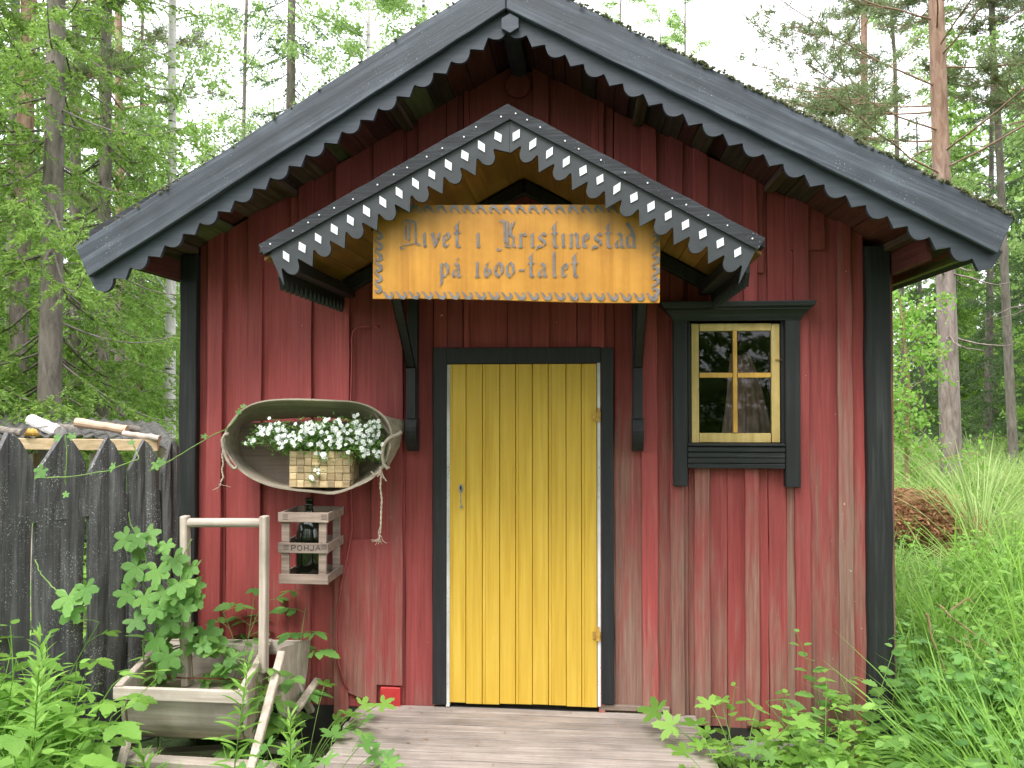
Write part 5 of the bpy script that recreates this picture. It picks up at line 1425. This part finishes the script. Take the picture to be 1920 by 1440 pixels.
# ================================================================== HERBS
UP = np.array([0,0,1.])
def arc(p0, d0, L, bend, m=8, rg=None):
    """curved stem: starts along d0 and bends by vector 'bend'"""
    t = np.linspace(0,1,m)[:,None]; d0 = np.asarray(d0,float); d0 = d0/np.linalg.norm(d0)
    return np.asarray(p0)[None] + d0[None]*L*t + np.asarray(bend)[None]*L*t*t
def herb_compound(rg, H=.6, leaf=.06, nodes=7, leaflets=5, T=None):
    T = T or OV; st = []; P_, D_, N_, S_ = [],[],[],[]
    b = np.array([rg.normal()*.15, rg.normal()*.15, 0]); s = arc((0,0,0), (b[0],b[1],1), H, b*.8, 10); st.append((s, np.linspace(.0035,.0015,10)))
    for i in range(nodes):
        u = .25+.75*i/(nodes-1); q = s[int(u*9)]; az = rg.random()*6.28+i*2.4; Lp = leaf*rg.uniform(1.2,2.0)*(1.2-u*.5); dv = np.array([math.cos(az),math.sin(az),.5])
        pt = arc(q, dv, Lp, (0,0,-.25), 6); st.append((pt, np.full(6,.0012)))
        k = leaflets if u < .9 else 3; e = pt[-1]; ax = pt[-1]-pt[-2]; ax /= np.linalg.norm(ax); sd_ = np.cross(ax, UP); sd_ /= np.linalg.norm(sd_)
        lf = leaf*(1.15-.45*u)*rg.uniform(.85,1.2)
        P_.append(e); D_.append(ax+np.array([0,0,-.2])); N_.append(UP+rg.normal(size=3)*.25); S_.append(lf*1.2)
        for j in range((k-1)//2):
            base_ = pt[-1]-(pt[-1]-pt[0])*(.12+.38*j)
            for sg in (-1,1): P_.append(base_); D_.append(ax*.55+sd_*sg+np.array([0,0,rg.uniform(-.3,.1)])); N_.append(UP+rg.normal(size=3)*.3); S_.append(lf*(1-.12*j))
    return tubes_np(st,4), inst(T, P_, D_, np.array(N_), S_)
def herb_fireweed(rg, H=.7, leaf=.11, n=60, T=None):
    b = np.array([rg.normal()*.08, rg.normal()*.08, 0]); s = arc((0,0,0), (b[0],b[1],1), H, b, 12); st = [(s, np.linspace(.004,.0015,12))]
    P_, D_, N_, S_ = [],[],[],[]
    for i in range(n):
        u = .22+.78*(i/n)**.9; q = np.array([np.interp(u,np.linspace(0,1,12),s[:,k]) for k in range(3)]); az = i*2.4; el = .25+.9*u**3+rg.normal()*.12
        P_.append(q); D_.append([math.cos(az)*math.cos(el), math.sin(az)*math.cos(el), math.sin(el)]); N_.append(UP+rg.normal(size=3)*.1 - .0*q); S_.append(leaf*(1.0-.55*u**4)*rg.uniform(.75,1.15)*(.6+.4*min(1,u*2)))
    return tubes_np(st,5), inst(LA, P_, D_, np.array(N_), S_)
def herb_nettle(rg, H=.55, leaf=.07, nodes=8):
    b = np.array([rg.normal()*.1, rg.normal()*.1, 0]); s = arc((0,0,0), (b[0],b[1],1), H, b, 12); st = [(s, np.linspace(.0035,.0015,12))]
    P_, D_, N_, S_ = [],[],[],[]
    for i in range(nodes):
        u = .2+.8*i/(nodes-1); q = s[min(11,int(u*11))]; a0 = i*1.57+rg.normal()*.2; lf = leaf*(1.1-.75*u**2.5)
        for sg in (0, math.pi):
            az = a0+sg; dv = np.array([math.cos(az),math.sin(az),.35]); e = q+dv*lf*.25; P_.append(e); D_.append(dv+np.array([0,0,-.35*(1-u)])); N_.append(UP+rg.normal(size=3)*.15); S_.append(lf*rg.uniform(.85,1.15))
    return tubes_np(st,5), inst(OVW, P_, D_, np.array(N_), S_)
def herb_geranium(rg, H=.35, leaf=.11, n=11):
    st = []; P_, D_, N_, S_ = [],[],[],[]
    for i in range(n):
        az = rg.random()*6.28; sp_ = rg.uniform(.1,.7); h = H*rg.uniform(.5,1.1); s = arc((0,0,0), (math.cos(az)*sp_, math.sin(az)*sp_, 1), h, (math.cos(az)*.25, math.sin(az)*.25, -.15), 8)
        st.append((s, np.full(8,.0018))); e = s[-1]; P_.append(e); D_.append([math.cos(az), math.sin(az), rg.uniform(-.3,.2)]); N_.append(UP+rg.normal(size=3)*.35+np.array([0,-.35,0])); S_.append(leaf*rg.uniform(.6,1.1))
    return tubes_np(st,4), inst(GER, P_, D_, np.array(N_), S_)
def herb_fern(rg, H=.5, n=6):
    st = []; P_, D_, N_, S_ = [],[],[],[]
    for i in range(n):
        az = i*6.28/n+rg.normal()*.3; L = H*rg.uniform(.8,1.2); s = arc((0,0,0), (math.cos(az)*.6, math.sin(az)*.6, 1), L, (math.cos(az)*.4, math.sin(az)*.4, -.45), 26); st.append((s, np.linspace(.003,.001,26)))
        for k in range(5,26):
            u = k/25; ax = s[min(25,k+1)]-s[k-1]; ax /= np.linalg.norm(ax); sd_ = np.cross(ax,UP); sd_ /= np.linalg.norm(sd_)
            for sg in (-1,1): P_.append(s[k]); D_.append(sd_*sg+ax*.35); N_.append(np.cross(sd_,ax)*1.0+rg.normal(size=3)*.1); S_.append(L*.30*(1-u)**.7+.01)
    return tubes_np(st,4), inst(t_lance(.11,4,.1), P_, D_, np.array(N_), S_)
def herb_grass(rg, H=.5, n=60, spread=.12):
    a = rg.random(n)*6.28; r = rg.random(n)*spread; pos = np.stack([r*np.cos(a), r*np.sin(a), np.zeros(n)],1); d = np.stack([np.cos(a)*.25+rg.normal(size=n)*.18, np.sin(a)*.25+rg.normal(size=n)*.18, np.ones(n)],1)
    nr = np.stack([-np.cos(a),-np.sin(a),np.full(n,.3)],1)
    return None, inst(GR, pos, d, nr, H*rg.uniform(.5,1.2,n), np.minimum(1.4,.5/H)*np.ones(n))
def place_herb(name, fn, x, y, z, lmat, label, cat_='plant', group=None, rot=0, seed=0, sc=1.0, tilt=(0,0)):
    rg = np.random.default_rng(seed); st, lf = fn(rg)
    root = thing(name, (x,y,z), label, cat_, group); 
    root.location = (0,0,0)
    if st is not None: obj('stem', st, M['stem'], root)
    obj('leaves', lf, M[lmat], root)
    root.location = (x,y,z); root.rotation_euler = (tilt[0],tilt[1],rot); root.scale = (sc,)*3
    return root
def gz(x, y): return float(ground_z(x,y))
def herb_at(name, fn, px, py_top, y, H, lmat, label, cat_='plant', group=None, seed=0, **k):
    """plant of height H whose top shows at (px,py_top) and which roots in the soil below"""
    t = P(px, py_top, y); g = -.2 if y < .3 else gz(t.x, y); h = t.z-g
    return place_herb(name, lambda rg: fn(rg, h), t.x, y, g, lmat, label, cat_, group, seed=seed, **k)
FW = 'narrow leaved fireweed plants by the shed'
herb_at('fireweed', lambda r,h: herb_fireweed(r,h,.12,56), 425, 1248, -1.15, 0, 'L_bright', 'tall narrow leaved fireweed standing right in front of the wooden hopper', group=FW, seed=1)
herb_at('fireweed', lambda r,h: herb_fireweed(r,h,.10,60), 545, 1330, -1.05, 0, 'L_bright', 'short bushy fireweed in front of the deck edge right of the hopper', group=FW, seed=2)
herb_at('fireweed', lambda r,h: herb_fireweed(r,h,.14,70), 60, 1165, -1.2, 0, 'L_bright', 'tallest fireweed at the left edge in front of the fence', group=FW, seed=3)
herb_at('fireweed', lambda r,h: herb_fireweed(r,h,.13,60), 118, 1185, -1.0, 0, 'L_bright', 'second fireweed from the left edge in front of the fence', group=FW, seed=4)
herb_at('fireweed', lambda r,h: herb_fireweed(r,h,.12,50), 330, 1380, -1.25, 0, 'L_bright', 'low fireweed at the foot of the hopper', group=FW, seed=5)
herb_at('fireweed', lambda r,h: herb_fireweed(r,h,.16,40), 255, 1080, -.45, 0, 'L_mid', 'long leaved fireweed growing under the hop vine by the fence', group=FW, seed=6)
herb_at('fireweed', lambda r,h: herb_fireweed(r,h,.15,40), 300, 1120, -.4, 0, 'L_mid', 'slightly shorter long leaved fireweed behind the hopper corner', group=FW, seed=16)
GE = 'cranesbill clumps beside the deck'
herb_at('cranesbill', lambda r,h: herb_geranium(r,h,.13,12), 600, 1345, -.75, 0, 'L_hop', 'cranesbill clump with deeply cut leaves at the left deck edge', group=GE, seed=7)
herb_at('cranesbill', lambda r,h: herb_geranium(r,h,.12,10), 575, 1255, -.4, 0, 'L_bright', 'cranesbill clump by the wall right of the hopper', group=GE, seed=8)
herb_at('cranesbill', lambda r,h: herb_geranium(r,h,.13,13), 560, 1390, -1.0, 0, 'L_hop', 'cranesbill clump nearest the camera left of the deck', group=GE, seed=9)
herb_at('cranesbill', lambda r,h: herb_geranium(r,h,.12,14), 1390, 1300, -.45, 0, 'L_bright', 'cranesbill clump at the right deck edge', group=GE, seed=10)
herb_at('cranesbill', lambda r,h: herb_geranium(r,h,.13,14), 1400, 1370, -.8, 0, 'L_bright', 'cranesbill clump nearest the camera right of the deck', group=GE, seed=19)
herb_at('cranesbill', lambda r,h: herb_geranium(r,h,.11,10), 1545, 1370, -.75, 0, 'L_mid', 'cranesbill clump growing over the mossy rock', group=GE, seed=20)
RB = 'bramble shoots around the shed'
herb_at('bramble_shoot', lambda r,h: herb_compound(r,h,.085,13,5), 540, 1090, -.25, 0, 'L_hop', 'bramble shoot climbing the wall right of the hopper handle', group=RB, seed=11)
herb_at('bramble_shoot', lambda r,h: herb_compound(r,h,.085,15,5), 445, 1120, -.22, 0, 'L_hop', 'bramble shoot against the wall between the hopper uprights', group=RB, seed=12)
herb_at('bramble_shoot', lambda r,h: herb_compound(r,h,.075,11,5), 405, 1140, -.2, 0, 'L_hop', 'small bramble shoot beside the left hopper upright', group=RB, seed=32)
herb_at('bramble_shoot', lambda r,h: herb_compound(r,h,.045,8,5), 650, 1290, -.2, 0, 'L_hop', 'low bramble shoot lying over the left deck corner', group=RB, seed=13)
herb_at('bramble_shoot', lambda r,h: herb_compound(r,h,.08,13,5), 470, 1210, -.35, 0, 'L_mid', 'bramble shoot growing up through the wooden hopper', group=RB, seed=14)
herb_at('bramble_shoot', lambda r,h: herb_compound(r,h,.09,14,5), 500, 1150, -.3, 0, 'L_mid', 'bramble shoot right behind the right hopper upright', group=RB, seed=41)
herb_at('bramble_shoot', lambda r,h: herb_compound(r,h,.085,13,5), 370, 1060, -.2, 0, 'L_mid', 'bramble shoot at the left corner board behind the hopper handle', group=RB, seed=42)
NE = 'nettles along the right wall'
herb_at('nettle', lambda r,h: herb_nettle(r,h,.09,10), 1562, 1170, -.15, 0, 'L_hop', 'tallest nettle against the red wall left of the black corner', group=NE, seed=15)
herb_at('nettle', lambda r,h: herb_nettle(r,h,.09,11), 1650, 1150, -.2, 0, 'L_hop', 'nettle standing in front of the black corner board', group=NE, seed=17)
herb_at('nettle', lambda r,h: herb_nettle(r,h,.10,8), 1480, 1285, -.3, 0, 'L_bright', 'short nettle by the wall above the mossy rock', group=NE, seed=18)
herb_at('nettle', lambda r,h: herb_nettle(r,h,.09,8), 1360, 1290, -.25, 0, 'L_bright', 'short nettle beside the right deck corner', group=NE, seed=23)
herb_at('nettle', lambda r,h: herb_nettle(r,h,.11,9), 1610, 1215, -.3, 0, 'L_mid', 'broad nettle between the two tallest ones', group=NE, seed=24)
herb_at('fern', lambda r,h: herb_fern(r,h,7), 1700, 1350, -.9, 0, 'L_bright', 'fine fern frond clump at bottom right', group='ferns at bottom right', seed=21)
herb_at('fern', lambda r,h: herb_fern(r,h,7), 1780, 1375, -1.1, 0, 'L_mid', 'second fern clump nearer the right corner', group='ferns at bottom right', seed=22)
x_, y_ = PG(1835, 8.2); place_herb('tall_grass', lambda rg: herb_grass(rg, 1.0, 120, .25), x_, y_, gz(x_,y_)+.1, 'L_grass', 'tall bright grass tuft beside the foot of the big pine', 'grass', seed=30)

# hop vine on the fence and hopper
vine = thing('hop_vine', (P(290,1200,-.35).x, -.35, -.2), 'hop vine with large lobed leaves climbing the fence, hopper and shed corner', 'vine')
rg = np.random.default_rng(50)
vp = [[(-.0,0,0)]]
paths = [
 [(270,1300,-.40),(268,1200,-.42),(285,1130,-.42),(262,1080,-.43),(275,1050,-.43),(262,1010,-.42),(245,985,-.40),(241,960,-.4)],
 [(300,1240,-.38),(310,1160,-.40),(330,1100,-.40),(345,1040,-.40),(360,1010,-.38)],
 [(345,1240,-.40),(335,1190,-.40),(352,1150,-.41),(338,1100,-.40)],
 [(66,1050,-.72),(75,1075,-.74),(98,1100,-.76),(115,1115,-.78)],
 [(66,896,-.70),(130,894,-.66),(200,884,-.60),(262,860,-.50),(250,835,-.48)],
 [(278,884,-.42),(310,870,-.35),(350,845,-.22),(400,815,-.16),(428,803,-.29),(450,775,-.29),(446,768,-.30)],
 [(122,905,-.66),(126,850,-.66),(122,815,-.66)],
]
pathP = [np.array([tuple(P(*q)) for q in p]) for p in paths]
def resample(p, m=24):
    t = np.linspace(0,len(p)-1,m); i = np.arange(len(p)); return np.stack([np.interp(t,i,p[:,k]) for k in range(3)],1)
obj('stem', tubes_np([(resample(p)+rg.normal(size=(24,3))*.0012, np.full(24,.0028)) for p in pathP], 6), M['stem'], vine)
lv = [(240,1005,-.43,.11),(262,1003,-.44,.11),(275,1000,-.43,.10),(258,1060,-.44,.12),(295,1065,-.45,.13),(325,1045,-.44,.12),(240,1110,-.45,.10),(270,1115,-.46,.11),(310,1105,-.46,.12),(335,1090,-.45,.11),(355,1060,-.42,.10),
      (290,1195,-.46,.13),(318,1225,-.5,.12),(322,1160,-.46,.11),(345,1135,-.44,.10),(365,1095,-.4,.09),(370,1120,-.4,.10),(310,1130,-.47,.10),(250,1160,-.46,.10),(385,1180,-.35,.13),(400,1195,-.33,.12),(365,1200,-.36,.10),
      (128,1115,-.8,.12),(160,1100,-.8,.10),(138,1140,-.8,.10),
      (80,880,-.68,.065),(212,872,-.6,.045),(292,868,-.42,.05),(302,862,-.42,.045),(110,818,-.66,.04),(135,815,-.66,.035),(125,925,-.68,.03),(245,828,-.5,.03),(382,816,-.2,.03),(446,770,-.3,.03),(455,760,-.3,.025)]
lv += [(rg.uniform(225,375), rg.uniform(1000,1260), -.46+rg.uniform(-.03,.09), rg.uniform(.05,.10)) for _ in range(12)] + [(rg.uniform(300,480), rg.uniform(1170,1285), -.40+rg.uniform(-.05,.1), rg.uniform(.05,.09)) for _ in range(12)]
pos = np.array([tuple(P(a,b,y_)) for a,b,y_,s in lv]); sz = [s*1.0 for *_, s in lv]
d = np.stack([rg.normal(size=len(lv))*.6, -.35*np.ones(len(lv)), -.8*np.ones(len(lv))],1); nr = np.stack([rg.normal(size=len(lv))*.3, -1*np.ones(len(lv)), .6+rg.normal(size=len(lv))*.3],1)
obj('leaves', inst(HOP, pos, d, nr, sz), M['L_hop'], vine)
# dry stalk with seed curls at the left
mb = MB(); 
def twig(pts, r, label, seed, name='dry_twig'):
    rr = random.Random(seed); mb = MB(); p = [P(*q) for q in pts]; m_ = []
    for i in range(len(p)-1):
        for k in range(4): m_.append(p[i].lerp(p[i+1],k/4)+Vector((rr.uniform(-.003,.003),)*3))
    m_.append(p[-1]); mb.tube(m_, [r*(1-.5*i/len(m_)) for i in range(len(m_))], 6)
    o = obj(name, mb, M['stem_brown'], loc=tuple(p[0])); tag(o, label, 'twig', 'dry twigs in the weeds')
twig([(1738,1150,.3),(1748,1200,.3),(1770,1250,.3),(1790,1300,.25)], .007, 'bent tan dry stalk standing left of the crossed twigs', 1)
twig([(1760,1135,.5),(1800,1170,.45),(1875,1225,.4)], .006, 'long tan dry twig leaning down to the right in the weeds', 2)
twig([(1775,1190,.5),(1820,1215,.45),(1870,1260,.4)], .005, 'grey dry twig crossing below the long tan one', 3)
twig([(1810,1190,.4),(1840,1250,.4)], .005, 'short steep dry twig on the right', 4)
twig([(1782,1145,.6),(1815,1122,.6),(1825,1130,.6)], .006, 'short pale dry twig arching above the others', 5)

# ---- masses of undergrowth
def mass(name, gens, spots, lmat, label, seed, zfn=None):
    rg = np.random.default_rng(seed); parts = []
    pool = [g(rg) for g in gens for _ in range(4)]
    for (x, y, s) in spots:
        st, lf = pool[rg.integers(len(pool))]; a = rg.random()*6.28; ca, sa = math.cos(a), math.sin(a)
        z = float(ground_z(x,y)) if zfn is None else zfn(x,y)
        for g in (st, lf):
            if g is None: continue
            V = g[0]*s; W = np.stack([V[:,0]*ca-V[:,1]*sa+x, V[:,0]*sa+V[:,1]*ca+y, V[:,2]+z],1); parts.append((W, g[1]))
    return tag(obj(name, cat(parts), M[lmat]), label, 'undergrowth', kind='stuff')
rg = np.random.default_rng(60)
def spots_box(n, x0, x1, y0, y1, s0, s1, ok=None):
    out = []
    while len(out) < n:
        x, y = rg.uniform(x0,x1), rg.uniform(y0,y1)
        if ok and not ok(x,y): continue
        out.append((x, y, rg.uniform(s0,s1)))
    return out
okR = lambda x,y: x > XR+.12+max(0,.0) and x < 1.9+ (y+1.4)*1.25+1.2
# right of the shed: bramble and nettle thicket, then grass towards the wood
mass('bramble_thicket', [lambda r: herb_compound(r,.62,.06,10,5), lambda r: herb_nettle(r,.6,.075,9), lambda r: herb_grass(r,.7,40,.12)], spots_box(560, 1.5, 5.5, -1.2, 2.6, .65, 1.05, okR), 'L_bright', 'thicket of green brambles and nettles to the right of the shed', 1)
mass('weed_fringe', [lambda r: herb_compound(r,.5,.075,9,5), lambda r: herb_geranium(r,.4,.11,9)], spots_box(110, 1.0, 3.2, -1.5, -.5, .7, 1.1, lambda x,y: x > 1.0 + (-.5-y)*-.0 and not (x < 1.5 and y > -.7)), 'L_mid', 'fringe of broad weeds in the bottom right corner', 2)
mass('pale_weeds', [lambda r: herb_compound(r,.55,.05,10,5), lambda r: herb_grass(r,.42,40,.14)], spots_box(760, 1.7, 11, 1.6, 8.0, .6, 1.0, lambda x,y: x < 2.2+(y+3.95)*.75 and not (abs(x-hx_-(y-hy_)*.2) < .68 and hy_-1.05 < y < hy_+.6)), 'L_bright', 'pale green weeds between the thicket and the pines', 3)
mass('long_grass', [lambda r: herb_grass(r,.42,70,.22)], spots_box(520, 1.6, 13, 1.0, 12, .7, 1.3, lambda x,y: x < 2.4+(y+3.95)*.8 and not (abs(x-hx_-(y-hy_)*.2) < .68 and hy_-1.05 < y < hy_+.6)), 'L_grass', 'long pale grass below the pines on the right', 4)
mass('wall_weeds', [lambda r: herb_compound(r,.42,.06,8,5), lambda r: herb_geranium(r,.34,.10,10), lambda r: herb_nettle(r,.4,.08,7)], spots_box(46, .66, 1.75, -1.0, -.16, .7, 1.1, lambda x,y: x > P(1345,1400,y).x), 'L_bright', 'broad leaved weeds along the foot of the right wall beside the deck', 12)
mass('corner_weeds', [lambda r: herb_compound(r,.6,.07,10,5), lambda r: herb_nettle(r,.6,.09,9)], spots_box(45, 1.5, 2.3, -.9, .4, .8, 1.05), 'L_hop', 'green nettles crowding round the black right corner board', 13)
# left
mass('left_weeds', [lambda r: herb_compound(r,.55,.075,9,5), lambda r: herb_nettle(r,.55,.09,8), lambda r: herb_compound(r,.5,.09,7,3)], spots_box(150, -2.8, -1.30, -1.75, -.72, .85, 1.4, lambda x,y: x < P(120,1300,y).x), 'L_bright', 'bright broad leaved weeds filling the bottom left corner', 5)
mass('left_grass', [lambda r: herb_grass(r,.42,34,.12)], spots_box(90, -2.2, -.75, -1.7, -.6, .35, .55, lambda x,y: x < -.85+(y+.7)*.1), 'L_bright', 'green grass blades around the foot of the hopper', 6)
mass('back_grass', [lambda r: herb_grass(r,.7,40,.2), lambda r: herb_compound(r,.7,.08,8,5)], spots_box(420, -9, -2.3, .8, 14, .7, 1.3, lambda x,y: x > -2.6-(y+3.95)*.62), 'L_bright', 'green grass and weeds under the trees behind the fence', 7)
# litter on the deck
rg = np.random.default_rng(70); n = 60; pos = np.stack([rg.uniform(dl0+.05,dr0-.05,n), rg.uniform(-.62,-.03,n)**1, np.full(n,.003)],1)
mb_ = inst(LA, pos, np.stack([rg.normal(size=n), rg.normal(size=n), np.full(n,.02)],1), np.tile(UP,(n,1)), rg.uniform(.008,.03,n))
tag(obj('leaf_litter', mb_, M['litter']), 'tiny dry bits scattered on the deck planks', 'litter', kind='stuff')
